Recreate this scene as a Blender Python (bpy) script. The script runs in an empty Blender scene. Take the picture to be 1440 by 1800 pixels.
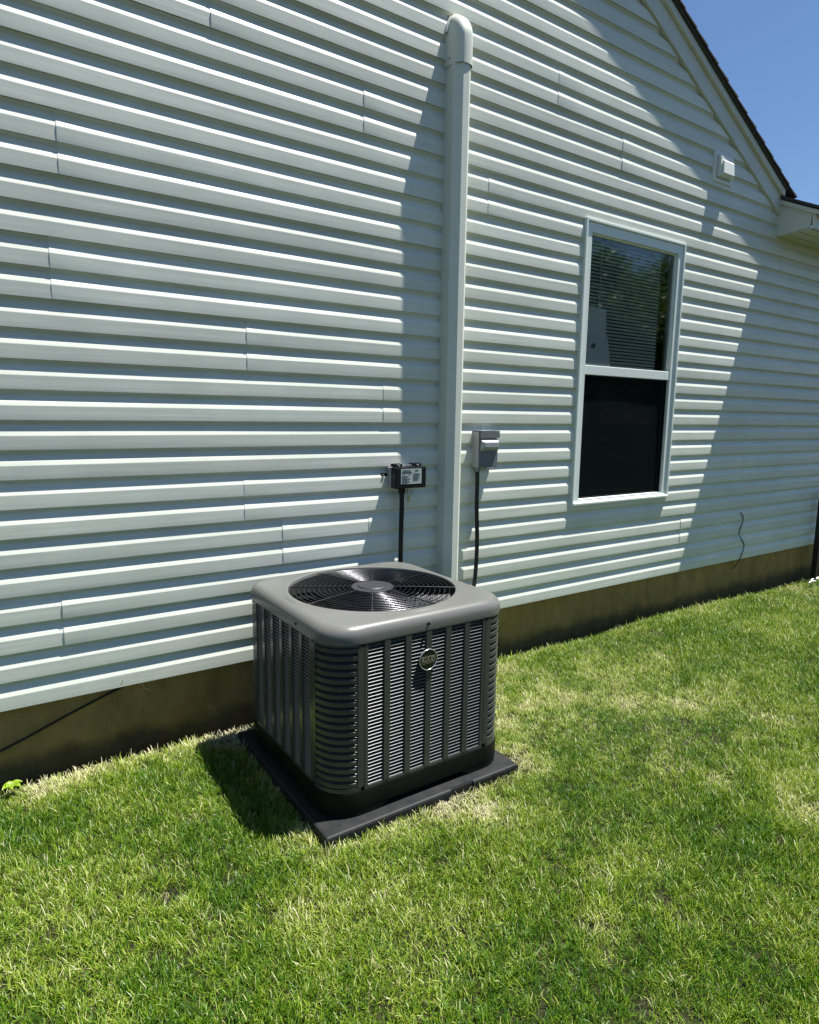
import bpy, bmesh, math, random
import numpy as np
from mathutils import Vector, Matrix

random.seed(7)
rng = np.random.default_rng(11)
scene = bpy.context.scene
COL = scene.collection
R = math.radians

# ------------------------------------------------------------------ camera
YAW, PITCH, ROLL = 0.596734, -0.149507, 0.0146086
CAM = Vector((0.0, -2.88703, 1.18189))
cam_data = bpy.data.cameras.new("camera")
cam_data.sensor_fit = 'HORIZONTAL'
cam_data.sensor_width = 36.0
cam_data.lens = 36.0 * 1128.606 / 1440.0
cam_data.clip_start = 0.02
cam_data.clip_end = 1000.0
cam = bpy.data.objects.new("camera", cam_data)
COL.objects.link(cam)
fw = Vector((math.sin(YAW) * math.cos(PITCH), math.cos(YAW) * math.cos(PITCH), math.sin(PITCH)))
rt = Vector((math.cos(YAW), -math.sin(YAW), 0.0))
up = rt.cross(fw)
rt2 = rt * math.cos(ROLL) + up * math.sin(ROLL)
up2 = -rt * math.sin(ROLL) + up * math.cos(ROLL)
mw = Matrix.Identity(4)
for i in range(3):
    mw[i][0], mw[i][1], mw[i][2], mw[i][3] = rt2[i], up2[i], -fw[i], CAM[i]
cam.matrix_world = mw
scene.camera = cam

# ------------------------------------------------------------------ light
SUN = Vector((2.95, -1.0, 8.6)).normalized()
world = bpy.data.worlds.new("World")
scene.world = world
world.use_nodes = True
wn = world.node_tree.nodes
wl = world.node_tree.links
sky = wn.new('ShaderNodeTexSky')
sky.sky_type = 'NISHITA'
sky.sun_disc = False
sky.sun_elevation = math.asin(SUN.z)
sky.sun_rotation = math.atan2(SUN.x, SUN.y)
sky.air_density = 1.05
sky.dust_density = 0.0
sky.ozone_density = 7.0
bg = wn['Background']
bg.inputs['Strength'].default_value = 0.05
wl.new(sky.outputs[0], bg.inputs['Color'])

sl = bpy.data.lights.new("sun", 'SUN')
sl.energy = 5.0
sl.angle = R(0.53)
sl.color = (1.0, 0.975, 0.94)
sun = bpy.data.objects.new("sun", sl)
COL.objects.link(sun)
sun.location = (6, -4, 12)
sun.rotation_euler = SUN.to_track_quat('Z', 'Y').to_euler()

scene.view_settings.view_transform = 'Standard'
scene.view_settings.look = 'None'
scene.view_settings.gamma = 1.0
scene.view_settings.exposure = 1.27
scene.view_settings.use_curve_mapping = False
scene.cycles.max_bounces = 7
scene.cycles.diffuse_bounces = 3
scene.cycles.glossy_bounces = 3
scene.cycles.transparent_max_bounces = 8
scene.cycles.caustics_reflective = False
scene.cycles.caustics_refractive = False


# ------------------------------------------------------------------ helpers
def link(o, parent=None):
    COL.objects.link(o)
    if parent is not None:
        o.parent = parent
    return o


def tag(o, label=None, cat=None, group=None, kind=None):
    if label: o['label'] = label
    if cat: o['category'] = cat
    if group: o['group'] = group
    if kind: o['kind'] = kind
    return o


def empty(name, loc=(0, 0, 0)):
    o = bpy.data.objects.new(name, None)
    o.empty_display_size = 0.05
    o.location = loc
    return link(o)


def smooth(me, ang=30):
    for p in me.polygons:
        p.use_smooth = True
    try:
        me.set_sharp_from_angle(angle=R(ang))
    except Exception:
        pass


class MB:
    """collects faces, builds one mesh object (world coordinates; parents are unrotated)"""

    def __init__(self):
        self.v = []
        self.f = []

    def add(self, verts, faces):
        n = len(self.v)
        self.v.extend([tuple(p) for p in verts])
        self.f.extend([tuple(i + n for i in f) for f in faces])
        return self

    def box(self, x0, x1, y0, y1, z0, z1):
        v = [(x0, y0, z0), (x1, y0, z0), (x1, y1, z0), (x0, y1, z0), (x0, y0, z1), (x1, y0, z1), (x1, y1, z1), (x0, y1, z1)]
        return self.add(v, [(0, 3, 2, 1), (4, 5, 6, 7), (0, 1, 5, 4), (1, 2, 6, 5), (2, 3, 7, 6), (3, 0, 4, 7)])

    def rings(self, rings, closed=True, cap0=False, cap1=False, loop=False):
        m = len(rings[0])
        v = [p for r in rings for p in r]
        f = []
        for i in range(len(rings) - (0 if loop else 1)):
            a, b = i * m, ((i + 1) % len(rings)) * m
            for j in range(m if closed else m - 1):
                k = (j + 1) % m
                f.append((a + j, a + k, b + k, b + j))
        if cap0: f.append(tuple(range(m - 1, -1, -1)))
        if cap1: f.append(tuple(range((len(rings) - 1) * m, len(rings) * m)))
        return self.add(v, f)

    def tube(self, pts, r, n=10, cap=True):
        pts = [Vector(p) for p in pts]
        rr = r if isinstance(r, (list, tuple)) else [r] * len(pts)
        out = []
        ref = None
        for i, p in enumerate(pts):
            t = (pts[min(i + 1, len(pts) - 1)] - pts[max(i - 1, 0)]).normalized()
            if ref is None:
                ref = Vector((0, 0, 1)) if abs(t.z) < 0.9 else Vector((1, 0, 0))
            u = (ref - t * ref.dot(t)).normalized()
            ref = u
            w = t.cross(u)
            out.append([p + (u * math.cos(2 * math.pi * k / n) + w * math.sin(2 * math.pi * k / n)) * rr[i] for k in range(n)])
        return self.rings(out, True, cap, cap)

    def build(self, name, mat, parent=None, sm=30, bevel=0.0, seg=2):
        me = bpy.data.meshes.new(name)
        px = Vector(parent_origin(parent)) if parent is not None else Vector((0, 0, 0))
        me.from_pydata([(a - px.x, b - px.y, c - px.z) for a, b, c in self.v], [], self.f)
        bm = bmesh.new()
        bm.from_mesh(me)
        bmesh.ops.recalc_face_normals(bm, faces=bm.faces)
        bm.to_mesh(me)
        bm.free()
        if sm: smooth(me, sm)
        me.materials.append(mat)
        o = bpy.data.objects.new(name, me)
        link(o, parent)
        if bevel:
            md = o.modifiers.new("bevel", 'BEVEL')
            md.width = bevel
            md.segments = seg
            md.limit_method = 'ANGLE'
            md.angle_limit = R(40)
            md.harden_normals = False
        return o


def parent_origin(p):
    v = Vector((0, 0, 0))
    while p is not None:
        v += p.location
        p = p.parent
    return v


def spline(pts, n=8):
    pts = [Vector(p) for p in pts]
    out = []
    P = [pts[0] * 2 - pts[1]] + pts + [pts[-1] * 2 - pts[-2]]
    for i in range(1, len(P) - 2):
        a, b, c, d = P[i - 1], P[i], P[i + 1], P[i + 2]
        for k in range(n):
            t = k / n
            out.append(0.5 * ((2 * b) + (c - a) * t + (2 * a - 5 * b + 4 * c - d) * t * t + (3 * b - a - 3 * c + d) * t ** 3))
    out.append(pts[-1])
    return out


# ------------------------------------------------------------------ materials
def mat(name, color, rough=0.5, metal=0.0, spec=0.5, noise=None, bump=None, coat=0.0):
    """noise=(scale, other colour, amount) ; bump=(scale, strength, distance)"""
    m = bpy.data.materials.new(name)
    m.use_nodes = True
    nt = m.node_tree
    b = nt.nodes['Principled BSDF']
    b.inputs['Base Color'].default_value = (*color, 1)
    b.inputs['Roughness'].default_value = rough
    b.inputs['Metallic'].default_value = metal
    b.inputs['Specular IOR Level'].default_value = spec
    b.inputs['Coat Weight'].default_value = coat
    if noise or bump:
        tc = nt.nodes.new('ShaderNodeNewGeometry')
    if noise:
        n = nt.nodes.new('ShaderNodeTexNoise')
        n.inputs['Scale'].default_value = noise[0]
        n.inputs['Detail'].default_value = 6
        n.inputs['Roughness'].default_value = 0.65
        nt.links.new(tc.outputs['Position'], n.inputs['Vector'])
        rp = nt.nodes.new('ShaderNodeValToRGB')
        rp.color_ramp.elements[0].position = 0.35
        rp.color_ramp.elements[1].position = 0.7
        nt.links.new(n.outputs['Fac'], rp.inputs['Fac'])
        mu = nt.nodes.new('ShaderNodeMath')
        mu.operation = 'MULTIPLY'
        mu.inputs[1].default_value = noise[2]
        nt.links.new(rp.outputs['Color'], mu.inputs[0])
        mx = nt.nodes.new('ShaderNodeMix')
        mx.data_type = 'RGBA'
        mx.inputs['A'].default_value = (*color, 1)
        mx.inputs['B'].default_value = (*noise[1], 1)
        nt.links.new(mu.outputs[0], mx.inputs['Factor'])
        nt.links.new(mx.outputs['Result'], b.inputs['Base Color'])
    if bump:
        n2 = nt.nodes.new('ShaderNodeTexNoise')
        n2.inputs['Scale'].default_value = bump[0]
        n2.inputs['Detail'].default_value = 4
        nt.links.new(tc.outputs['Position'], n2.inputs['Vector'])
        bp = nt.nodes.new('ShaderNodeBump')
        bp.inputs['Strength'].default_value = bump[1]
        bp.inputs['Distance'].default_value = bump[2]
        nt.links.new(n2.outputs['Fac'], bp.inputs['Height'])
        nt.links.new(bp.outputs['Normal'], b.inputs['Normal'])
    return m


def vinyl_material():
    m = mat("vinyl", (0.74, 0.775, 0.76), 0.42, spec=0.4)
    nt = m.node_tree
    b = nt.nodes['Principled BSDF']
    g = nt.nodes.new('ShaderNodeNewGeometry')
    # streaky embossed grain running along the panels
    mp = nt.nodes.new('ShaderNodeMapping')
    mp.inputs['Scale'].default_value = (3.0, 40.0, 120.0)
    nt.links.new(g.outputs['Position'], mp.inputs['Vector'])
    n = nt.nodes.new('ShaderNodeTexNoise')
    n.inputs['Scale'].default_value = 1.0
    n.inputs['Detail'].default_value = 5
    nt.links.new(mp.outputs[0], n.inputs['Vector'])
    # faint dirt, large soft patches
    n2 = nt.nodes.new('ShaderNodeTexNoise')
    n2.inputs['Scale'].default_value = 2.3
    n2.inputs['Detail'].default_value = 7
    n2.inputs['Roughness'].default_value = 0.7
    nt.links.new(g.outputs['Position'], n2.inputs['Vector'])
    ma = nt.nodes.new('ShaderNodeMath')
    ma.operation = 'MULTIPLY'
    nt.links.new(n.outputs['Fac'], ma.inputs[0])
    nt.links.new(n2.outputs['Fac'], ma.inputs[1])
    rp = nt.nodes.new('ShaderNodeValToRGB')
    rp.color_ramp.elements[0].position = 0.12
    rp.color_ramp.elements[0].color = (0.54, 0.56, 0.48, 1)
    rp.color_ramp.elements[1].position = 0.36
    rp.color_ramp.elements[1].color = (0.645, 0.668, 0.58, 1)
    nt.links.new(ma.outputs[0], rp.inputs['Fac'])
    oi = nt.nodes.new('ShaderNodeObjectInfo')
    mr = nt.nodes.new('ShaderNodeMapRange')
    mr.inputs['To Min'].default_value = 0.93
    mr.inputs['To Max'].default_value = 1.05
    nt.links.new(oi.outputs['Random'], mr.inputs['Value'])
    hv = nt.nodes.new('ShaderNodeHueSaturation')
    nt.links.new(mr.outputs[0], hv.inputs['Value'])
    nt.links.new(rp.outputs['Color'], hv.inputs['Color'])
    nt.links.new(hv.outputs['Color'], b.inputs['Base Color'])
    bp = nt.nodes.new('ShaderNodeBump')
    bp.inputs['Strength'].default_value = 0.2
    bp.inputs['Distance'].default_value = 0.0006
    nt.links.new(n.outputs['Fac'], bp.inputs['Height'])
    nt.links.new(bp.outputs['Normal'], b.inputs['Normal'])
    return m


def concrete_material():
    m = mat("foundation_concrete", (0.2, 0.18, 0.12), 0.9, spec=0.2)
    nt = m.node_tree
    b = nt.nodes['Principled BSDF']
    g = nt.nodes.new('ShaderNodeNewGeometry')
    sx = nt.nodes.new('ShaderNodeSeparateXYZ')
    nt.links.new(g.outputs['Position'], sx.inputs[0])
    n = nt.nodes.new('ShaderNodeTexNoise')
    n.inputs['Scale'].default_value = 5
    n.inputs['Detail'].default_value = 8
    n.inputs['Roughness'].default_value = 0.65
    nt.links.new(g.outputs['Position'], n.inputs['Vector'])
    # damp soil splash: ragged dark band along the foot of the wall
    ad = nt.nodes.new('ShaderNodeMath')
    ad.operation = 'MULTIPLY_ADD'
    ad.inputs[1].default_value = 0.16
    nt.links.new(n.outputs['Fac'], ad.inputs[0])
    nt.links.new(sx.outputs['Z'], ad.inputs[2])
    rp = nt.nodes.new('ShaderNodeValToRGB')
    e = rp.color_ramp.elements
    e[0].position = 0.0
    e[0].color = (0.030, 0.028, 0.018, 1)
    e[1].position = 1.0
    e[1].color = (0.30, 0.185, 0.03, 1)
    x = e.new(0.45)
    x.color = (0.08, 0.06, 0.02, 1)
    x = e.new(0.62)
    x.color = (0.24, 0.15, 0.026, 1)
    mr = nt.nodes.new('ShaderNodeMapRange')
    mr.inputs['From Min'].default_value = -0.36
    mr.inputs['From Max'].default_value = 0.02
    nt.links.new(ad.outputs[0], mr.inputs['Value'])
    nt.links.new(mr.outputs[0], rp.inputs['Fac'])
    # blotches
    n2 = nt.nodes.new('ShaderNodeTexNoise')
    n2.inputs['Scale'].default_value = 14
    n2.inputs['Detail'].default_value = 6
    nt.links.new(g.outputs['Position'], n2.inputs['Vector'])
    mx = nt.nodes.new('ShaderNodeMix')
    mx.data_type = 'RGBA'
    mx.blend_type = 'MULTIPLY'
    mx.inputs['Factor'].default_value = 0.5
    nt.links.new(rp.outputs['Color'], mx.inputs['A'])
    nt.links.new(n2.outputs['Color'], mx.inputs['B'])
    mg = nt.nodes.new('ShaderNodeMix')
    mg.data_type = 'RGBA'
    mg.inputs['Factor'].default_value = 0.6
    nt.links.new(rp.outputs['Color'], mg.inputs['A'])
    hs = nt.nodes.new('ShaderNodeHueSaturation')
    hs.inputs['Saturation'].default_value = 0.75
    hs.inputs['Value'].default_value = 1.5
    nt.links.new(mx.outputs['Result'], hs.inputs['Color'])
    nt.links.new(hs.outputs['Color'], mg.inputs['B'])
    nt.links.new(mg.outputs['Result'], b.inputs['Base Color'])
    bp = nt.nodes.new('ShaderNodeBump')
    # trowel pits and drip streaks
    vo = nt.nodes.new('ShaderNodeTexVoronoi')
    vo.inputs['Scale'].default_value = 26
    nt.links.new(g.outputs['Position'], vo.inputs['Vector'])
    vr = nt.nodes.new('ShaderNodeValToRGB')
    vr.color_ramp.elements[0].position = 0.04
    vr.color_ramp.elements[0].color = (0.25, 0.25, 0.25, 1)
    vr.color_ramp.elements[1].position = 0.11
    nt.links.new(vo.outputs['Distance'], vr.inputs['Fac'])
    mp = nt.nodes.new('ShaderNodeMapping')
    mp.inputs['Scale'].default_value = (3.2, 1.0, 1.4)
    nt.links.new(g.outputs['Position'], mp.inputs['Vector'])
    n3 = nt.nodes.new('ShaderNodeTexNoise')
    n3.inputs['Scale'].default_value = 1.6
    n3.inputs['Detail'].default_value = 7
    n3.inputs['Roughness'].default_value = 0.7
    nt.links.new(mp.outputs[0], n3.inputs['Vector'])
    sr_ = nt.nodes.new('ShaderNodeValToRGB')
    sr_.color_ramp.elements[0].position = 0.36
    sr_.color_ramp.elements[0].color = (0.45, 0.43, 0.38, 1)
    sr_.color_ramp.elements[1].position = 0.6
    nt.links.new(n3.outputs['Fac'], sr_.inputs['Fac'])
    m1 = nt.nodes.new('ShaderNodeMix')
    m1.data_type = 'RGBA'
    m1.blend_type = 'MULTIPLY'
    m1.inputs['Factor'].default_value = 1.0
    nt.links.new(mg.outputs['Result'], m1.inputs['A'])
    nt.links.new(vr.outputs['Color'], m1.inputs['B'])
    m2 = nt.nodes.new('ShaderNodeMix')
    m2.data_type = 'RGBA'
    m2.blend_type = 'MULTIPLY'
    m2.inputs['Factor'].default_value = 0.6
    nt.links.new(m1.outputs['Result'], m2.inputs['A'])
    nt.links.new(sr_.outputs['Color'], m2.inputs['B'])
    nt.links.new(m2.outputs['Result'], b.inputs['Base Color'])
    bp.inputs['Strength'].default_value = 0.8
    bp.inputs['Distance'].default_value = 0.006
    nt.links.new(n2.outputs['Fac'], bp.inputs['Height'])
    nt.links.new(bp.outputs['Normal'], b.inputs['Normal'])
    return m


# patches of straw-coloured turf: (x, y, radius, strength)
STRAW = [(2.6, -0.42, 0.30, 0.6), (2.15, -0.62, 0.32, 0.95), (1.97, -0.95, 0.18, 0.9), (2.38, -0.85, 0.28, 0.9), (2.95, -0.62, 0.25, 0.7), (2.85, -0.88, 0.25, 0.85),
         (3.05, -1.08, 0.22, 0.8), (2.68, -1.2, 0.2, 0.75), (2.36, -1.08, 0.22, 0.6), (2.95, -1.32, 0.16, 0.6), (2.51, -1.57, 0.09, 1.0), (2.45, -1.33, 0.14, 0.65),
         (2.6, -1.85, 0.16, 0.6), (3.28, -1.3, 0.2, 0.5), (1.55, -1.17, 0.13, 0.8), (1.24, -1.10, 0.10, 0.7), (1.44, -1.10, 0.12, 0.8), (0.88, -0.95, 0.12, 0.5),
         (0.70, -1.27, 0.14, 0.25), (0.40, -1.17, 0.05, 0.6), (0.41, -1.26, 0.05, 0.5), (1.46, -1.80, 0.08, 0.5), (1.39, -1.85, 0.06, 0.5), (0.93, -0.06, 0.16, 1.0),
         (0.62, -0.05, 0.14, 0.7), (0.3, -0.05, 0.12, 0.5), (0.08, -0.04, 0.15, 0.8), (6.2, -0.2, 0.3, 0.5), (3.56, -0.5, 0.2, 0.5), (1.93, -0.45, 0.2, 0.9),
         (0.05, -0.75, 0.3, 0.3), (1.0, -1.5, 0.25, 0.35), (1.75, -1.45, 0.25, 0.35)]


def straw_at(x, y):
    s = np.zeros_like(x)
    for (a, b, r, k) in STRAW:
        s = np.maximum(s, k * np.exp(-((x - a) ** 2 + (y - b) ** 2) / (r * r)))
    s = np.maximum(s, 0.62 * np.exp(-((x - 2.65) / 0.95) ** 2 - ((y + 0.82) / 0.52) ** 2))
    return s


def grass_material():
    m = bpy.data.materials.new("grass_blade")
    m.use_nodes = True
    nt = m.node_tree
    nt.nodes.clear()
    out = nt.nodes.new('ShaderNodeOutputMaterial')
    at = nt.nodes.new('ShaderNodeAttribute')
    at.attribute_type = 'INSTANCER'
    at.attribute_name = 'tint'
    av = nt.nodes.new('ShaderNodeAttribute')
    av.attribute_type = 'GEOMETRY'
    av.attribute_name = 'shade'
    rp = nt.nodes.new('ShaderNodeValToRGB')
    e = rp.color_ramp.elements
    e[0].position = 0.0
    e[0].color = (0.030, 0.092, 0.004, 1)
    e[1].position = 1.0
    e[1].color = (0.60, 0.55, 0.36, 1)
    for p, c in ((0.22, (0.082, 0.175, 0.006)), (0.42, (0.178, 0.265, 0.010)), (0.62, (0.33, 0.375, 0.066)), (0.8, (0.46, 0.47, 0.22))):
        x = e.new(p)
        x.color = (*c, 1)
    ad = nt.nodes.new('ShaderNodeMath')
    ad.operation = 'ADD'
    nt.links.new(at.outputs['Fac'], ad.inputs[0])
    nt.links.new(av.outputs['Fac'], ad.inputs[1])
    nt.links.new(ad.outputs[0], rp.inputs['Fac'])
    p = nt.nodes.new('ShaderNodeBsdfPrincipled')
    p.inputs['Roughness'].default_value = 0.42
    p.inputs['Specular IOR Level'].default_value = 0.38
    nt.links.new(rp.outputs['Color'], p.inputs['Base Color'])
    t = nt.nodes.new('ShaderNodeBsdfTranslucent')
    hs = nt.nodes.new('ShaderNodeHueSaturation')
    hs.inputs['Value'].default_value = 1.2
    hs.inputs['Saturation'].default_value = 1.15
    nt.links.new(rp.outputs['Color'], hs.inputs['Color'])
    nt.links.new(hs.outputs['Color'], t.inputs['Color'])
    mx = nt.nodes.new('ShaderNodeMixShader')
    mx.inputs[0].default_value = 0.16
    nt.links.new(p.outputs[0], mx.inputs[1])
    nt.links.new(t.outputs[0], mx.inputs[2])
    nt.links.new(mx.outputs[0], out.inputs['Surface'])
    return m


def glass_material():
    m = bpy.data.materials.new("window_glass")
    m.use_nodes = True
    nt = m.node_tree
    nt.nodes.clear()
    out = nt.nodes.new('ShaderNodeOutputMaterial')
    fr = nt.nodes.new('ShaderNodeFresnel')
    fr.inputs['IOR'].default_value = 1.95
    tr = nt.nodes.new('ShaderNodeBsdfTransparent')
    tr.inputs['Color'].default_value = (0.94, 0.99, 0.97, 1)
    gl = nt.nodes.new('ShaderNodeBsdfGlossy')
    gl.inputs['Roughness'].default_value = 0.03
    gl.inputs['Color'].default_value = (0.9, 0.97, 0.95, 1)
    mx = nt.nodes.new('ShaderNodeMixShader')
    nt.links.new(fr.outputs[0], mx.inputs[0])
    nt.links.new(tr.outputs[0], mx.inputs[1])
    nt.links.new(gl.outputs[0], mx.inputs[2])
    nt.links.new(mx.outputs[0], out.inputs['Surface'])
    return m


def screen_material():
    m = bpy.data.materials.new("insect_screen")
    m.use_nodes = True
    nt = m.node_tree
    nt.nodes.clear()
    out = nt.nodes.new('ShaderNodeOutputMaterial')
    d = nt.nodes.new('ShaderNodeBsdfPrincipled')
    d.inputs['Base Color'].default_value = (0.004, 0.007, 0.0065, 1)
    d.inputs['Roughness'].default_value = 0.8
    d.inputs['Specular IOR Level'].default_value = 0.02
    tr = nt.nodes.new('ShaderNodeBsdfTransparent')
    mx = nt.nodes.new('ShaderNodeMixShader')
    mx.inputs[0].default_value = 0.88
    nt.links.new(tr.outputs[0], mx.inputs[1])
    nt.links.new(d.outputs[0], mx.inputs[2])
    nt.links.new(mx.outputs[0], out.inputs['Surface'])
    return m


M = dict(
    vinyl=vinyl_material(),
    trim=mat("trim_white", (0.68, 0.70, 0.64), 0.4, noise=(9, (0.57, 0.59, 0.52), 0.35)),
    rake=mat("rake_trim", (0.58, 0.60, 0.53), 0.5, noise=(6, (0.47, 0.48, 0.41), 0.5)),
    winframe=mat("window_vinyl", (0.68, 0.73, 0.675), 0.35, noise=(12, (0.6, 0.65, 0.6), 0.3)),
    cover=mat("line_cover_plastic", (0.62, 0.645, 0.555), 0.38, noise=(8, (0.55, 0.57, 0.48), 0.35)),
    concrete=concrete_material(),
    sheath=mat("sheathing", (0.05, 0.05, 0.045), 0.9),
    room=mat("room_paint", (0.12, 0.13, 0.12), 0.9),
    soffit=mat("soffit", (0.6, 0.6, 0.5), 0.6),
    shingle=mat("shingle", (0.035, 0.033, 0.032), 0.95, noise=(120, (0.09, 0.085, 0.08), 0.7), bump=(160, 0.6, 0.003)),
    glass=glass_material(),
    screen=screen_material(),
    blind=mat("blind_slat", (0.72, 0.78, 0.70), 0.5),
    card=mat("pale_card", (0.84, 0.92, 0.92), 0.6, noise=(25, (0.75, 0.83, 0.84), 0.5)),
    smudge=mat("card_smudge", (0.12, 0.15, 0.16), 0.7),
    acgrey=mat("condenser_paint", (0.118, 0.118, 0.109), 0.28, spec=0.5, noise=(7, (0.10, 0.10, 0.09), 0.6), bump=(320, 0.05, 0.0006)),
    acpanel=mat("condenser_panel_paint", (0.047, 0.049, 0.046), 0.24, spec=0.45, noise=(14, (0.038, 0.04, 0.036), 0.5)),
    louver=mat("louver_paint", (0.068, 0.071, 0.068), 0.3, spec=0.5),
    acblack=mat("base_pan_black", (0.004, 0.0042, 0.004), 0.5, spec=0.12, noise=(10, (0.014, 0.013, 0.009), 0.4)),
    coil=mat("coil_dark", (0.006, 0.006, 0.006), 0.8),
    wire=mat("grille_wire", (0.10, 0.10, 0.105), 0.25, metal=1.0),
    hub=mat("hub_plate", (0.022, 0.024, 0.028), 0.5, spec=0.3),
    blade=mat("fan_blade_black", (0.016, 0.016, 0.018), 0.22, spec=0.6),
    pad=mat("pad_plastic", (0.010, 0.0107, 0.0115), 0.6, spec=0.2, noise=(18, (0.026, 0.026, 0.025), 0.7), bump=(200, 0.25, 0.001)),
    chrome=mat("chrome", (0.62, 0.63, 0.63), 0.22, metal=0.8),
    badge=mat("badge_black", (0.01, 0.01, 0.01), 0.2, spec=0.6),
    gold=mat("badge_gold", (0.19, 0.17, 0.12), 0.4),
    galv=mat("galvanised_grey", (0.33, 0.345, 0.35), 0.45, metal=0.25, noise=(40, (0.26, 0.275, 0.285), 0.6)),
    galvdark=mat("disconnect_cover_grey", (0.13, 0.145, 0.155), 0.45, noise=(40, (0.10, 0.11, 0.12), 0.5)),
    black=mat("black_plastic", (0.006, 0.006, 0.007), 0.35, spec=0.25),
    cable=mat("black_cable", (0.007, 0.007, 0.007), 0.4, spec=0.3),
    greybox=mat("grey_box", (0.30, 0.30, 0.29), 0.6),
    sticker=mat("sticker_paper", (0.40, 0.45, 0.42), 0.5, noise=(90, (0.26, 0.31, 0.28), 0.8)),
    ink=mat("sticker_ink", (0.03, 0.035, 0.035), 0.6),
    brass=mat("cable_tag", (0.42, 0.40, 0.14), 0.5),
    post=mat("post_black", (0.008, 0.008, 0.010), 0.4),
    bark=mat("bark", (0.09, 0.065, 0.045), 0.9, noise=(20, (0.05, 0.04, 0.03), 0.8)),
    soil=mat("soil", (0.014, 0.016, 0.006), 0.95, spec=0.1, noise=(30, (0.05, 0.045, 0.022), 0.8), bump=(70, 0.9, 0.02)),
    dry=mat("dry_straw", (0.55, 0.48, 0.36), 0.7),
    debris=mat("pale_debris", (0.7, 0.66, 0.6), 0.7),
)
M['grass'] = grass_material()


def leaf_material(name, c, tr=0.4):
    m = bpy.data.materials.new(name)
    m.use_nodes = True
    nt = m.node_tree
    b = nt.nodes['Principled BSDF']
    b.inputs['Base Color'].default_value = (*c, 1)
    b.inputs['Roughness'].default_value = 0.45
    t = nt.nodes.new('ShaderNodeBsdfTranslucent')
    t.inputs['Color'].default_value = (c[0] * 1.6, c[1] * 1.5, c[2], 1)
    mx = nt.nodes.new('ShaderNodeMixShader')
    mx.inputs[0].default_value = tr
    nt.links.new(b.outputs[0], mx.inputs[1])
    nt.links.new(t.outputs[0], mx.inputs[2])
    nt.links.new(mx.outputs[0], nt.nodes['Material Output'].inputs['Surface'])
    return m


M['leaf'] = leaf_material("tree_leaf", (0.06, 0.12, 0.025))
M['weed'] = leaf_material("weed_leaf", (0.22, 0.34, 0.02), 0.35)

# ------------------------------------------------------------------ ground
GZ = -0.336


def ground_z(x, y):
    z = GZ + 0.008 * math.sin(1.7 * x + 0.4) * math.sin(1.9 * y + 1.0) + 0.004 * math.sin(5.1 * x) * math.sin(4.3 * y + 2)
    if x > 4.5 and y > -3: z -= 0.02 * min(1.0, (x - 4.5) / 2.5)
    if y > -0.06: z -= 0.04 * min(1.0, (y + 0.06) / 0.07)
    return z


xs = [-160, -80, -40, -20, -10, -6] + [round(-4 + 0.16 * i, 3) for i in range(107)] + [14, 18, 26, 40, 80, 160]
ys = [-160, -80, -40, -20, -12, -8, -6] + [round(-5 + 0.1 * i, 3) for i in range(48)] + [-0.22, -0.17, -0.13, -0.09, -0.05, -0.02, 0.03, 0.2, 2, 8, 20, 60, 160]
gm = MB()
gm.rings([[(x, y, ground_z(x, y)) for x in xs] for y in ys], closed=False)
ground = tag(gm.build("ground", M['soil'], None, sm=60), kind='structure')

# ------------------------------------------------------------------ the house
H = 0.1143
WX0, WX1, WZ0, WZ1 = 3.235, 4.276, 0.605, 2.409      # window opening outside edges
RM, RC = 0.512, 5.622                                 # rake line: z = RC - RM*x (middle of the board)
house = empty("house", (0, 0, GZ))
tag(house, "white vinyl sided house gable wall with dark shingle roof edge", "house")
wall = MB()
# sheathing just behind the siding with the window hole
for (x0, x1, z0, z1) in ((-4, WX0 + 0.01, 0.0, 3.2), (WX1 - 0.01, 9.5, 0.0, 2.62), (WX0 + 0.01, WX1 - 0.01, 0.0, WZ0 + 0.01), (WX0 + 0.01, WX1 - 0.01, WZ1 - 0.01, 3.2)):
    wall.box(x0, x1, 0.012, 0.09, z0, z1)
wall.add([(-4, 0.012, 3.2), (4.75, 0.012, 3.2), (4.75, 0.09, 3.2), (-4, 0.09, 3.2), (-4, 0.012, 7.6), (-3.8, 0.012, 7.6), (-3.8, 0.09, 7.6), (-4, 0.09, 7.6)],
         [(0, 3, 2, 1), (4, 5, 6, 7), (0, 1, 5, 4), (1, 2, 6, 5), (2, 3, 7, 6), (3, 0, 4, 7)])
wall.add([(4.276, 0.012, 2.62), (5.7, 0.012, 2.62), (5.7, 0.09, 2.62), (4.276, 0.09, 2.62), (4.276, 0.012, 3.42), (4.4, 0.012, 3.36), (4.4, 0.09, 3.36), (4.276, 0.09, 3.42)],
         [(0, 3, 2, 1), (4, 5, 6, 7), (0, 1, 5, 4), (1, 2, 6, 5), (2, 3, 7, 6), (3, 0, 4, 7)])
wall_o = wall.build("wall", M['sheath'], house, sm=0)

PROF = [(H, -0.0095), (0.1095, -0.0062), (0.1045, -0.0010), (0.0990, 0.0030), (0.0935, 0.0042), (0.0885, 0.0020), (0.0830, -0.0025), (0.0765, -0.0068), (0.0710, -0.0098), (0.0555, -0.0146), (0.0535, -0.01485),
        (0.0250, -0.01490), (0.0020, -0.0150), (0.0004, -0.0149), (0.0, -0.0143), (0.0006, -0.0090)]


def prof_y(z):
    for (a, b) in zip(PROF[:-2], PROF[1:-1]):
        if b[0] <= z <= a[0]:
            t = 0 if a[0] == b[0] else (z - b[0]) / (a[0] - b[0])
            return b[1] + t * (a[1] - b[1])
    return PROF[0][1]


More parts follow.
